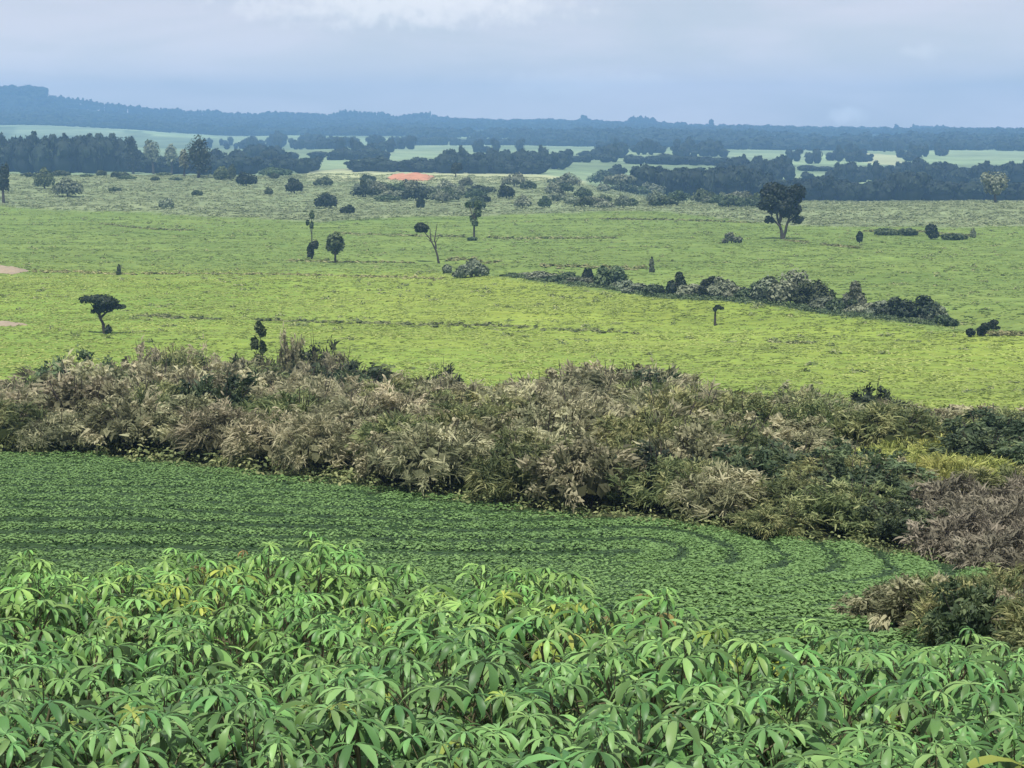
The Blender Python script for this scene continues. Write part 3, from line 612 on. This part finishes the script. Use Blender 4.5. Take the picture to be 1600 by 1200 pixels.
TOP = [(-300, 610), (0, 605), (50, 592), (62, 560), (110, 538), (260, 536), (300, 542), (400, 550), (440, 528), (470, 530), (540, 535), (600, 572), (640, 572), (700, 575), (720, 595), (780, 602), (820, 590), (870, 566), (930, 556), (1000, 562), (1050, 572), (1100, 600), (1180, 612), (1220, 600), (1245, 596), (1280, 622), (1330, 626), (1355, 605), (1390, 622), (1430, 636), (1500, 630), (1600, 635), (1900, 640)]
def hmax(px, x, y, z): return ztop(np.interp(px, [a[0] for a in TOP], [a[1] for a in TOP]), y) - z
pts = []
GR = 'shrubs of the dry thicket'
def px_of(X, Y, z): 
    c, s = math.cos(PITCH), math.sin(PITCH); dep = Y * c - z * s; return 800 + F * X / dep, 600 - F * (z * c + Y * s) / dep
cand = []
Yg = 41.; rw = 0
while Yg < 136:
    sp = 3.9 * (Yg / 100) ** .8; rw += 1; Yg += sp * .95
    for X in np.arange(-56, 57, sp):
        x = X + r.uniform(-.35, .35) * sp + (sp / 2 if rw % 2 else 0); y = Yg + r.uniform(-.35, .35) * sp
        if abs(x) > .30 * y + 1: continue
        if not (float(edgeY(x)) + (1.1 if x < 9 else 2.6) < y < float(farY(np.array(x))) ): continue
        cand.append((x, y))
NTH = 0
for (x, y) in cand:
    z = float(Z(x, y)); px, py = px_of(x, y, z + 2.5); sc = r.uniform(.85, 1.25) * (y / 100) ** .8
    bx, by = px_of(x, y, z)
    # height control: photo skyline of the thicket
    kind = 'dry'; cat = 'shrub'; nm = 'shrub'
    near_edge = float(farY(np.array(x))) - y
    if px > 1450 and 56 > y and x > 9: kind = 'dead'
    elif px > 1260 and 60 < y < 74: kind = 'grass' if r.rand() < .85 else 'green'
    elif px > 1150:
        kind = r.choice(['dry', 'olive', 'green', 'dark'], p=[.34, .34, .22, .10]) if y > 76 else r.choice(['dry', 'olive', 'green'], p=[.2, .5, .3])
    elif px > 960 and y < 72: kind = r.choice(['olive', 'green', 'dry'], p=[.45, .3, .25])
    elif 450 < px < 580 and y > 108: kind = r.choice(['dark', 'green', 'dry'], p=[.2, .3, .5])
    else: kind = r.choice(['dry', 'olive', 'green'], p=[.68, .30, .02])
    zone_l = 'west of the dark green bushes' if px < 450 else 'below and beside the dark green bushes' if px < 780 else 'on the broad hump in mid-thicket' if px < 1130 else 'at the lower east end'
    lab = {'dry': 'tan dry shrub of the thicket, ', 'olive': 'olive-green shrub of the thicket, ', 'green': 'green leafy shrub of the thicket, ', 'dark': 'dark green shrub of the thicket, ', 'grass': 'mound of yellow-green grass in the thicket clearing, ', 'dead': 'mound of dead pinkish-grey grass by the crop edge, '}[kind] + zone_l
    hump = 1 + .35 * math.exp(-((px - 930) / 130) ** 2) * (y > 95) + .22 * math.exp(-((px - 1245) / 30) ** 2) * (y > 95)
    zsc = sc * (hump if kind not in ('grass', 'dead') else 1) * r.uniform(.8, 1.1)
    if kind not in ('grass', 'dead'):
        H_ = {'dry': 3.4, 'olive': 3.2, 'green': 3.6, 'dark': 3.8}[kind]; hm_ = hmax(px, x, y, z) / H_
        if near_edge < 9: zsc = hm_ * r.uniform(.84, 1.02)
        zsc = min(zsc, hm_)
        if px > 1180 and y < 74: zsc *= .7
        if zsc < .25: continue
        zsc = min(zsc, 1.7)
    place_shrub(kind, x, y, sc, lab, 'grass clump' if kind in ('grass', 'dead') else 'shrub', GR + ': ' + lab, name='grass_mound' if kind in ('grass', 'dead') else 'shrub', zsc=zsc); NTH += 1
X_ = r.uniform(-1, 1, 11000); Y_ = r.uniform(41, 135, 11000); X_ = X_ * (.35 * Y_ + 3); k = (Y_ > edgeY(X_) + .2) & (Y_ < farY(X_) + 2); X_, Y_ = X_[k], Y_[k]; n = len(X_)
scatter('undergrowth', tuft_templates(r, 5, 26, .6, .6, .10), P3(X_, Y_), r.uniform(0, 6.28, n), r.uniform(.7, 1.4, n) * (Y_ / 80), M_olive, 'dull green undergrowth filling the thicket', r, tv=.3, tb0=-.15)
# singled-out bushes of the thicket
SPECIAL = [('dark', 500, 128, .9, 1.5, 520, 'tall blackish-green bush standing out of the thicket below the near field'), ('dark', 538, 126, .7, 1.3, 556, 'second blackish-green bush, beside the tallest one in the thicket'),
           ('dark', 690, 119, .7, 1.1, 562, 'small dark-topped bush on the hump after the blackish-green pair'), ('dark', 366, 131, .55, 1.0, 545, 'narrow dark bush at the top of the thicket near the thin sapling'),
           ('dry', 455, 133, .7, 1.2, 508, 'pale tan bush sticking up beside the blackish-green bushes'), ('dry', 1245, 108, .95, 1.35, 592, 'tall tan bush rising above the east part of the thicket'),
           ('dark', 1357, 105, .75, 1.3, 590, 'tall dark bush rising above the east part of the thicket'), ('green', 1120, 92, 1.0, 1.1, 645, 'dark green bush under the tan hump'),
           ('dark', 1030, 58, .9, 1.0, 690, 'blackish bush with bare stems at the crop edge'), ('dark', 775, 117, .25, .7, 592, 'tiny dark shrub in the saddle of the thicket skyline'),
           ('green', 1340, 60, .9, .8, 765, 'dark green bush in front of the yellow-green clearing'), ('dry', 310, 131, .9, 1.2, 530, 'tan bush at the top edge of the thicket'), ('dry', 235, 132, .9, 1.2, 530, 'tan bush behind the flat-crowned tree shadow')]
for kind, px, Y, sc, zsc, top, lab in SPECIAL:
    X = colx(px, Y, -18); zg = float(Z(X, Y)); hh = ztop(top, Y) - zg; H = {'dark': 3.8, 'green': 3.6, 'dry': 3.4}[kind]
    place_shrub(kind, X, Y, sc, lab, 'bush', None, name='bush', zsc=max(.5, hh / H / .98))
# olive shrubs just below the cassava at the east side
for i in range(44):
    px = r.uniform(1370, 1760); Y = r.uniform(21, 29); X = colx(px, Y, -9)
    if px < 1360 + (29 - Y) * 24: continue
    kind = r.choice(['olive', 'green', 'dry'], p=[.6, .2, .2])
    place_shrub(kind, X, Y, r.uniform(.26, .36), 'low olive shrub between the cassava and the row crop', 'shrub', 'low olive shrubs below the cassava', name='bush', zsc=r.uniform(.2, .32))

# ------------------------------------------------------------------ mid-distance trees and bushes
MID = [(6, 318, 26, 62, 'd', 'dark tree cut by the west edge of the photo'), (70, 296, 34, 38, 'g', 'dark bush between the pale slope and the hazy bushes'), (106, 308, 52, 34, 'y', 'broad hazy bush at the foot of the pale slope'),
       (208, 272, 30, 60, 'd', 'tall narrow dark tree on the rise'), (240, 272, 34, 56, 'y', 'pale thin tree next to the tall narrow one'), (268, 274, 30, 50, 'y', 'pale ragged tree between two tall dark trees'),
       (310, 278, 50, 68, 'y2', 'tallest broad tree on the rise'), (288, 276, 24, 44, 'y', 'slim pale tree leaning on the tallest broad tree'), (345, 282, 24, 24, 'g', 'small bush just past the tallest broad tree'), (385, 291, 36, 24, 'd', 'rounded dark bush on the rise'),
       (362, 278, 14, 22, 'g', 'pointed little bush on the rise'), (430, 276, 54, 16, 'g', 'long low hedge bush on the rise'), (460, 302, 30, 26, 'd', 'dark round bush with narrow foot'), (505, 291, 34, 16, 'g', 'low bush on the pale field edge'),
       (509, 326, 40, 28, 'd', 'oval dark bush at the meadow rim'), (543, 334, 26, 15, 'd', 'low dark bush at the meadow rim'), (308, 306, 18, 9, 'g', 'tiny bush in the grey-green rough grass'), (420, 304, 14, 12, 'g', 'tiny round bush in the grey-green rough grass'),
       (567, 308, 16, 28, 'g', 'small tree with a narrow stem'), (575, 286, 26, 14, 'g', 'little bush at the edge of the pale field'), (657, 326, 14, 20, 'd', 'small slanted dark bush'), (712, 277, 22, 24, 'd', 'dark tree alone on the pale field'),
       (745, 328, 30, 24, 'g', 'bush right behind the slender upright tree'), (180, 300, 20, 8, 'g', 'low tuft of bush left of the tall narrow tree'), (260, 326, 26, 18, 'y', 'hazy low bush at the meadow rim'),
       (970, 300, 62, 30, 'g2', 'broad domed tree above the grey scrub'), (1180, 300, 1, 1, None, ''), (1555, 318, 56, 52, 'y', 'hazy purple-grey tree in front of the far wood'), (1520, 372, 10, 16, 'y', 'tiny pale shrub beyond the round bush'),
       (412, 246, 18, 18, 'w', 'small dark tree on the plain behind the rise'), (230, 428, 1, 1, None, '')]
for i, (px, py, w, h, k, lab) in enumerate(MID):
    if k is None: continue
    m = {'d': M_dark, 'g': M_green, 'y': M_grey, 'y2': M_dark, 'g2': M_grey, 'w': M_wood}[k]
    bl = None; isb = 'bush' in lab or 'shrub' in lab
    if isb: bl = [(0, .45, .62, .42), (-.5, .38, .45, .34), (.5, .4, .45, .36), (rs(i).uniform(-.4, .4), .7, .35, .25)]
    elif px == 208: bl = [(0, .5, .6, .40), (-.15, .78, .45, .20), (.2, .3, .6, .25), (-.3, .4, .5, .3)]
    elif px == 310: bl = [(0, .45, .7, .40), (.1, .8, .5, .18), (-.35, .55, .5, .3), (.4, .5, .5, .34), (.3, .2, .6, .18)]
    make_tree('bush' if isb else 'tree', lab, 'bush' if isb else 'tree', px, py, w, h, m, seed=100 + i, nleaf=620, leaf=None, blobs=bl)
# scrub belt between the meadow and the pale field: singles sharing a group
sr = rs(9)
for i in range(74):
    px = sr.uniform(560, 1200); py = sr.uniform(288, 326) - (8 if px < 800 else 0); w = sr.uniform(22, 52); h = sr.uniform(12, 26)
    if px > 1080: py = sr.uniform(312, 326)
    if 590 < px < 690: py = max(py, 303)
    m = [M_green, M_grey, M_grey, M_dark if px < 800 else M_green][sr.randint(4)]
    make_tree('bush', 'hazy grey-green bush in the scrub belt behind the meadow', 'bush', px, py, w, h, m, seed=300 + i, nleaf=360, group='bushes of the scrub belt behind the meadow',
              blobs=[(0, .45, .62, .42), (-.5, .35, .45, .32), (.5, .38, .45, .34), (sr.uniform(-.4, .4), .68, .35, .25)])
for i in range(14):   # rough edge at the far left rise
    px = sr.uniform(-20, 480); py = 268 + sr.uniform(0, 10) + px * .02
    make_tree('bush', 'low bush along the top of the grey-green rise', 'bush', px, py, sr.uniform(14, 34), sr.uniform(6, 12), M_green, seed=400 + i, nleaf=200, group='low bushes along the grey-green rise',
              blobs=[(0, .45, .62, .42), (-.5, .35, .45, .32), (.5, .38, .45, .34)])

# ------------------------------------------------------------------ far woods
def wood_templates(r, n=5):
    o = []
    for k in range(n):
        q = Q()
        for (bx, by, bz, rx, rz) in [(0, 0, .6, .8, .36)] + [(r.uniform(-.5, .5), r.uniform(-.5, .5), r.uniform(.45, .85), r.uniform(.35, .5), r.uniform(.16, .24)) for _ in range(3)]:
            blob(q, r, (bx, by, bz), (rx, rx, rz), 60, .20, core=.85)
        ball(q, (0, 0, .3), (.7, .7, .35), r, T=.2)
        o.append(q.arr())
    return o
wr = rs(21); WT = wood_templates(wr)
def belt(label, prof, d, depth, step=.55, wide=7., mat=M_wood, jit=.18, name='woodland', minh=3., gap=0.):
    """wood whose tops follow the listed skyline, standing on the terrain between depth d and d+depth"""
    P, R_, Hh = [], [], []
    p0, p1 = prof[0][0], prof[-1][0]; rows_ = max(1, int(depth / (wide * 1.6)))
    for k in range(rows_):
        Y = d + depth * k / rows_
        stepx = wide * step * 2 * F / Y; pxs = np.arange(p0, p1, stepx)
        for px in pxs:
            px = px + wr.uniform(-.4, .4) * stepx; y = Y + wr.uniform(-.5, .5) * wide * 2; tp = np.interp(px, [a[0] for a in prof], [a[1] for a in prof])
            X = colx(px, y, -15); zg = float(Z(X, y)); h = ztop(tp, y) - zg
            h = h * (1 - wr.uniform(0, jit)) + wr.normal(0, .5)
            if h < minh or (gap and vnoise(X / 38, y / 50, 63) < gap): continue
            h = min(h, 26)
            P.append((X, y, zg)); R_.append(wide * wr.uniform(.7, 1.25)); Hh.append(h)
    if not P: print('EMPTY BELT', label); return
    n = len(P); print('belt', label[:40], n)
    scatter(name, WT, np.array(P), wr.uniform(0, 6.28, n), np.array(R_), mat, label, wr, zs=np.array(Hh), tv=.15)
belt('dark blue-green wood on the west plain', [(-420, 216), (-200, 214), (0, 208), (45, 206), (60, 213), (130, 210), (190, 212), (205, 232), (260, 244), (330, 240), (420, 246), (490, 244)], 1130, 110, wide=7, jit=.3, gap=.3)
belt('dark wood filling the dip beyond the meadow', [(1010, 258), (1060, 262), (1110, 262), (1150, 257), (1180, 262), (1200, 282), (1240, 281), (1290, 276), (1340, 287), (1380, 282), (1400, 266), (1430, 268), (1455, 284), (1500, 286), (1560, 284), (1700, 290)], 980, 90, wide=7, jit=.12)
belt('hedge-like wood between pale fields', [(1200, 262), (1260, 257), (1330, 262), (1400, 262), (1440, 272), (1480, 262), (1540, 258), (1700, 262)], 1450, 30, wide=8)
belt('wood above the pale field of the middle plain', [(560, 246), (590, 236), (600, 246), (640, 246), (690, 243), (700, 232), (735, 234), (760, 244), (800, 246), (850, 250), (900, 246), (960, 256), (1010, 250), (1060, 256)], 1180, 50, wide=7, jit=.5, gap=.35)
belt('wooded strip behind the middle pale field', [(340, 226), (400, 222), (440, 226), (500, 228), (560, 232), (600, 228)], 1500, 40, wide=8, gap=.5, jit=.4)
belt('scattered wood on the middle plain', [(860, 240), (930, 238), (1000, 242), (1060, 238), (1110, 244), (1170, 246)], 1500, 40, wide=8, jit=.5, gap=.5)
belt('hazy wood line on the middle plain', [(330, 205), (400, 207), (440, 200), (520, 208), (580, 204), (640, 214), (700, 210), (760, 214), (850, 214), (930, 216), (1000, 214), (1060, 218)], 2500, 60, wide=10, jit=.4, gap=.5)
belt('hazy wood line on the east plain', [(1080, 226), (1130, 220), (1200, 226), (1270, 222), (1330, 228), (1400, 232), (1480, 226), (1560, 230), (1700, 228)], 2300, 60, wide=10, jit=.4, gap=.5)
belt('wood edge under the far ridge', [(-200, 186), (0, 188), (200, 190), (400, 196), (600, 203), (800, 208), (1000, 210), (1200, 216), (1400, 218), (1700, 220)], 3350, 120, wide=14, jit=.4, step=.6)
def clumps(label, n, ylo, yhi, p0, p1, thr=.5):
    P, R_, Hh = [], [], []
    for i in range(n):
        y = ylo * (yhi / ylo) ** wr.rand(); px = wr.uniform(p0, p1); x = colx(px, y, -20)
        if vnoise(x / 70, y / 160, 61) < thr or any(inpoly(np.array([x]), np.array([y]), P_)[0] for _, P_ in FFW): continue
        w = wr.uniform(4, 9)
        for k in range(wr.randint(1, 4)): P.append((x + k * w * 1.1, y + wr.uniform(-8, 8), float(Z(x, y)))); R_.append(w * wr.uniform(.7, 1.1)); Hh.append(wr.uniform(6, 15))
    n = len(P); print('clumps', n); scatter('tree_clumps', WT, np.array(P), wr.uniform(0, 6.28, n), np.array(R_), M_wood, label, wr, zs=np.array(Hh), tv=.2)
clumps('scattered blue-green tree clumps over the middle plain', 420, 1250, 2900, 300, 1120, .56)
clumps('scattered blue-green tree clumps over the east plain', 260, 1200, 2300, 1100, 1700, .55)
# crest of the far ridge, with its groves
CREST = [(-200, 134), (-10, 150), (0, 147), (10, 141), (75, 137), (82, 146), (100, 150), (180, 161), (240, 168), (300, 172), (335, 169), (350, 174), (395, 177), (420, 173), (460, 174), (520, 177), (540, 171), (550, 172), (575, 175), (600, 176), (615, 183), (640, 179), (675, 177), (682, 184), (740, 184), (800, 188), (850, 186), (900, 187), (912, 180), (922, 186), (975, 191), (985, 183), (1020, 184), (1032, 191), (1060, 191), (1100, 195), (1155, 197), (1165, 194), (1180, 199), (1280, 203), (1290, 197), (1330, 200), (1390, 203), (1400, 197), (1408, 202), (1430, 197), (1475, 197), (1485, 204), (1560, 204), (1600, 200), (1700, 204)]
for k, dd in enumerate((3700, 4000, 4300, 4550)):
    belt('forest covering the face of the far ridge' if k == 0 else 'forest on the face of the far ridge, strip %s' % ['', 'above the lowest', 'below the top', 'under the crest'][k],
         [(-300, 120), (1900, 120)], dd, 60, wide=16, mat=M_wood, step=.9, jit=.0) if False else None
def forest_start(px): return np.interp(px, [-200, 0, 300, 500, 800, 1000, 1200, 1700], [3400, 3400, 3150, 2950, 2900, 2650, 2250, 2250])
CREST = [(p, t - 4.5 * max(0., float(vnoise(p / 27., 3.3, 91)) - .45) - (2 if 535 < p < 690 or 980 < p < 1025 or 1425 < p < 1480 else 0)) for p in range(-420, 2000, 6) for t in [float(np.interp(p, [c[0] for c in CREST], [c[1] for c in CREST]))]]
def ridge_cover():
    P, R_, Hh = [], [], []; lt = []
    for k in range(5):
        q = Q(); blob(q, wr, (0, 0, .5), (1, 1, .5), 34, .42, core=0); ball(q, (0, 0, .45), (.85, .85, .45), wr, seg=8, rings=4, T=.3); lt.append(q.arr())
    Y = 2250.
    while Y < 4820:
        st = 15 * F / Y * 1.35
        for px in np.arange(-420, 2000, st):
            if Y < forest_start(px) + 150 * (vnoise(px / 60., Y / 200., 57) - .5): continue
            x = colx(px + wr.uniform(-6, 6), Y, 0); y = Y + wr.uniform(-25, 25)
            if vnoise(x / 240, y / 330, 55) < (.5 if y < 3900 and 280 < px < 1150 else .27): continue
            if any(inpoly(np.array([x]), np.array([y]), P_)[0] for _, P_ in FFW): continue
            P.append((x, y, float(Z(x, y)))); R_.append(wr.uniform(10, 17)); Hh.append(wr.uniform(9, 17))
        Y += 55
    n = len(P); print('ridge', n); scatter('woodland', lt, np.array(P), wr.uniform(0, 6.28, n), np.array(R_), M_wood, 'blue hazy forest covering the face of the far ridge', wr, zs=np.array(Hh), tv=.2)
ridge_cover()
belt('forest along the crest of the far ridge', CREST, 4790, 10, wide=8, jit=.08, step=.45, minh=1)
for i, (px, top, w) in enumerate(((1111, 186, 9), (912, 179, 12), (1400, 194, 7), (540, 170, 10))):
    make_tree('tree', ['lone tree standing clear on the far ridge', 'small peaked tree on the mid ridge crest', 'tiny pointed tree on the east ridge crest', 'round tree at a step of the west ridge crest'][i], 'tree', px, 0, w, 10, M_wood, seed=500 + i, dist=4760, top=top, nleaf=160, core=.85)

# ------------------------------------------------------------------ bare earth
def earth(name, label, px0, px1, pyb, pyt, mat, seed, h=.8):
    r_ = rs(seed); a = [hit(px, pyb) for px in np.linspace(px0, px1, 16)]; b = [hit(px, pyt) for px in np.linspace(px0, px1, 16)]
    V, Fq = [], []; nj = 7
    for i in range(16):
        e = math.sin(math.pi * i / 15) ** .6; lo = .5 - .5 * e * r_.uniform(.55, 1.); hi = .5 + .5 * e * r_.uniform(.55, 1.)
        for j in range(nj):
            t = j / (nj - 1); tt_ = lo + (hi - lo) * t; x = a[i][0] * (1 - tt_) + b[i][0] * tt_; y = a[i][1] * (1 - tt_) + b[i][1] * tt_
            V.append((x, y, float(Z(x, y)) + h * math.sin(math.pi * t) * e * r_.uniform(.6, 1.2) - .05 + .06))
    Fq = [[i * nj + j, (i + 1) * nj + j, (i + 1) * nj + j + 1, i * nj + j + 1] for i in range(15) for j in range(nj - 1)]
    return tag(link(name, new_mesh(name, V, Fq, mat, smooth=True)), label, 'earth mound')
earth('earth_mound', 'long bank of bare orange earth on the far pale field', 604, 680, 287, 271, M_earth, 1, 1.6)
earth('earth_mound', 'low heap of bare pinkish earth at the west edge of the valley', -60, 46, 431, 419, M_pale, 2, 1.1)
earth('earth_mound', 'pale strip of bare earth slanting down near the flat-crowned tree', -70, 44, 512, 504, M_pale, 3, .5)

# ------------------------------------------------------------------ cassava in the foreground
r = rs(5)
def cassava_leaf(r, droop, lobes, L0, comp=0., petiole=.24):
    q = Q(); cc, sc_ = math.cos(comp), math.sin(comp); pe = np.array([petiole, 0, petiole * .38])
    tube(q, [(0, 0, 0), (petiole * .5, 0, petiole * .24), tuple(pe)], [.0045, .0035, .003], seg=3, T=.5, m=1)
    span = math.radians(290 if lobes > 5 else 210)
    for i in range(lobes):
        f = i / (lobes - 1) - .5; ang = f * span + r.normal(0, .06); L_ = L0 * (1.0 - .75 * abs(f) ** 1.5 * 1.2) * r.uniform(.9, 1.08)
        wd = L_ * r.uniform(.098, .125); dr = droop * r.uniform(.8, 1.25); p0 = r.uniform(-.15, .2)
        st = [(0, .12), (.18, .45), (.42, .9), (.66, 1.0), (.86, .62), (1.0, .04)]
        x = z = 0.; V = []; pt = 0
        tint = np.clip(r.uniform(.25, .95), 0, 1)
        for (t, w_) in st:
            sl = p0 + .25 - dr * t * 1.35; dx = (t - pt) * L_; x += dx * math.cos(sl); z += dx * math.sin(sl); pt = t
            wv = wd * w_; fold = wv * .45
            for sd_ in (-1, 0, 1):
                lx, ly, lz = x, sd_ * wv, z + (fold if sd_ else 0)
                gx, gy = lx * math.cos(ang) - ly * math.sin(ang), lx * math.sin(ang) + ly * math.cos(ang)
                V.append((pe[0] + gx * cc + lz * sc_, pe[1] + gy, pe[2] - gx * sc_ + lz * cc))
        n = len(st); Fq = [[k * 3 + j, (k + 1) * 3 + j, (k + 1) * 3 + j + 1, k * 3 + j + 1] for k in range(n - 1) for j in range(2)]
        q.add(V, Fq, tint)
    return q
COMP = (.85, .45, .05)
LQ = [cassava_leaf(r, r.uniform(.75, 1.25), r.choice([6, 7, 7, 8]), r.uniform(.165, .21), COMP[k_ // 8]) for k_ in range(24)]
LM = [q.mesh('leaf', [M_cass, M_stem], True) for q in LQ]
def rotm(a, tilt, roll):
    ca, sa, ct, st, cr_, sr_ = math.cos(a), math.sin(a), math.cos(tilt), math.sin(tilt), math.cos(roll), math.sin(roll)
    Rz = np.array([[ca, -sa, 0], [sa, ca, 0], [0, 0, 1]]); Ry = np.array([[ct, 0, st], [0, 1, 0], [-st, 0, ct]]); Rx = np.array([[1, 0, 0], [0, cr_, -sr_], [0, sr_, cr_]])
    return Rz @ Ry @ Rx
PT = []
for k in range(6):     # plant templates: stem mesh, lower foliage mesh, list of upper leaves
    tq = Q(); H = r.uniform(1.35, 1.6); base = np.array([0, 0, -.1]); fork = np.array([r.uniform(-.05, .05), r.uniform(-.05, .05), H * .5])
    tube(tq, [base, fork * .5, fork], [.016, .014, .013], seg=6)
    tips = []; nb = r.choice([2, 3, 3])
    for b in range(nb):
        a = 6.28 * b / nb + r.uniform(-.4, .4); tip = fork + np.array([math.cos(a) * .28, math.sin(a) * .28, H * .5 * r.uniform(.8, 1.05)])
        tube(tq, [fork, (fork + tip) / 2 + [0.05 * math.cos(a), .05 * math.sin(a), 0], tip], [.012, .010, .007], seg=5); tips.append((fork, tip))
    up, low = [], Q(); az = r.uniform(0, 6.28)
    for (f0, tp) in tips:
        nl = 25
        for i in range(nl):
            t = i / (nl - 1); az += 2.4 + r.normal(0, .2); pos = tp + (f0 - tp) * t * 1.15 + [0, 0, .02]
            tilt = -1.05 + 1.4 * min(1, t * 1.9) + r.normal(0, .12); sc = (.55 + .75 * min(1, t * 3.2)) * r.uniform(.85, 1.15)
            R3 = (az, tilt, r.normal(0, .18), sc, pos, (0 if tilt < -.65 else 1 if tilt < -.22 else 2) * 8 + r.randint(0, 8))
            if i < 15: up.append(R3)
            else:
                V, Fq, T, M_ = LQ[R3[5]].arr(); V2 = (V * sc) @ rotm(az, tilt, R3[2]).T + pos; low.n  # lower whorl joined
                low.V.append(V2); low.F.append(Fq + low.n); low.T.append(T * .35); low.M.append(M_); low.n += len(V2)  # older leaves, tint darkened further to paint the shade in the gaps
    # weeds and low leaves round the foot
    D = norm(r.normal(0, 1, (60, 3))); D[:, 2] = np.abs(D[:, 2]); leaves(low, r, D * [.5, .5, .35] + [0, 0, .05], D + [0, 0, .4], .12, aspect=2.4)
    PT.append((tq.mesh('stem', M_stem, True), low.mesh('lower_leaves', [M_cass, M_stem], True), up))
def far_row(X): return float(np.interp(X, [-9, -4.5, -1.6, -.7, 0.2, 1.0, 2.4, 3.2, 4.6, 8], [17.3, 17.3, 16.8, 14.4, 16.2, 13.6, 14.2, 12.2, 11.5, 10.8]))
CASS = []
yy = 7.2; rowi = 0
while yy < 18:
    for X in np.arange(-8.3, 8.4, .86):
        x = X + (.4 if rowi % 2 else 0) + r.uniform(-.16, .16); y = yy + r.uniform(-.16, .16)
        if abs(x) > .33 * y + 1.2 or y > far_row(x): continue
        CASS.append((x, y))
    yy += .86; rowi += 1
SPOT = [(555, 1055, 'y', 'yellowing cassava plant with broad yellow-green top leaves, mid-stand'), (850, 1035, 'y', 'yellowing cassava plant next to the one with reddish leaves'), (885, 1050, 'r', 'cassava plant with reddish-brown leaves in the middle of the stand'),
        (1010, 1055, 'y', 'yellowish cassava plant just east of the one with reddish leaves'), (1160, 1060, 'y', 'pale yellow-green cassava plant halfway between the reddish one and the east edge'), (1340, 1085, 'y', 'yellowing cassava plant nearest the east edge of the photo'),
        (140, 950, 'y', 'yellowing cassava plant nearest the west edge of the photo'), (345, 915, 'r', 'cassava plant with a brown-red tuft in the back row'), (270, 1010, 'y', 'small yellow-leaved cassava plant west of the broad yellowish one')]
SP = {}
for px_s, py_s, k_s, l_s in SPOT:
    best = min((i for i in range(len(CASS)) if i not in SP), key=lambda i: (lambda p: (p[0] - px_s) ** 2 + 2 * (p[1] - py_s) ** 2)(px_of(CASS[i][0], CASS[i][1], float(Z(*CASS[i])) + 1.35)))
    SP[best] = (k_s, l_s)
from mathutils import Euler, Vector
for i, (x, y) in enumerate(CASS):
    st, lw, up = PT[r.randint(len(PT))]; sc = (1.0 + .08 * (x < 1) + .16 * (vnoise(x / 2.2, y / 2.2, 81) - .5) * 2) * r.uniform(.94, 1.05); sc = min(sc, 1.12); zg = float(Z(x, y)); px, py = px_of(x, y, zg + 1.45 * sc)
    yel = i in SP and SP[i][0] == 'y'; red = i in SP and SP[i][0] == 'r'
    root = empty('cassava_plant', (x, y, zg), r.uniform(0, 6.28), sc)
    if i in SP: lab, grp = SP[i][1], None
    elif py < 985: lab, grp = 'bright green cassava plant in the back rows of the foreground stand', 'cassava plants in the back rows'
    elif py < 1110: lab, grp = 'green cassava plant in the middle rows of the foreground stand', 'cassava plants in the middle rows'
    else: lab, grp = 'green cassava plant in the nearest rows, gaps of shade between its leaves', 'cassava plants in the nearest rows'
    tag(root, lab, 'cassava plant', grp)
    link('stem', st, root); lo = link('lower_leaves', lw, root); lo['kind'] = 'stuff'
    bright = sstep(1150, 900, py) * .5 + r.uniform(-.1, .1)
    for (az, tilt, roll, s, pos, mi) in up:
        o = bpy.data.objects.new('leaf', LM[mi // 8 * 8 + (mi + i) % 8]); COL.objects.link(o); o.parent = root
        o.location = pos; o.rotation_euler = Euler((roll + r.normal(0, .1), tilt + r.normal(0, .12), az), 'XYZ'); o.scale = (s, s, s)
        a = r.rand()
        if red and a < .22: o.color = (1.25, .50, .45, 1)
        elif (yel or red) and a < .42: o.color = (1.5, 1.1, .6, 1)
        elif a < .012: o.color = (1.6, 1.12, .7, 1)
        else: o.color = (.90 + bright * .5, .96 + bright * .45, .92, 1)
print('COUNT', len(CASS), NTH, NCROP, NG, len(bpy.data.objects), sum(len(m.polygons) for m in bpy.data.meshes))
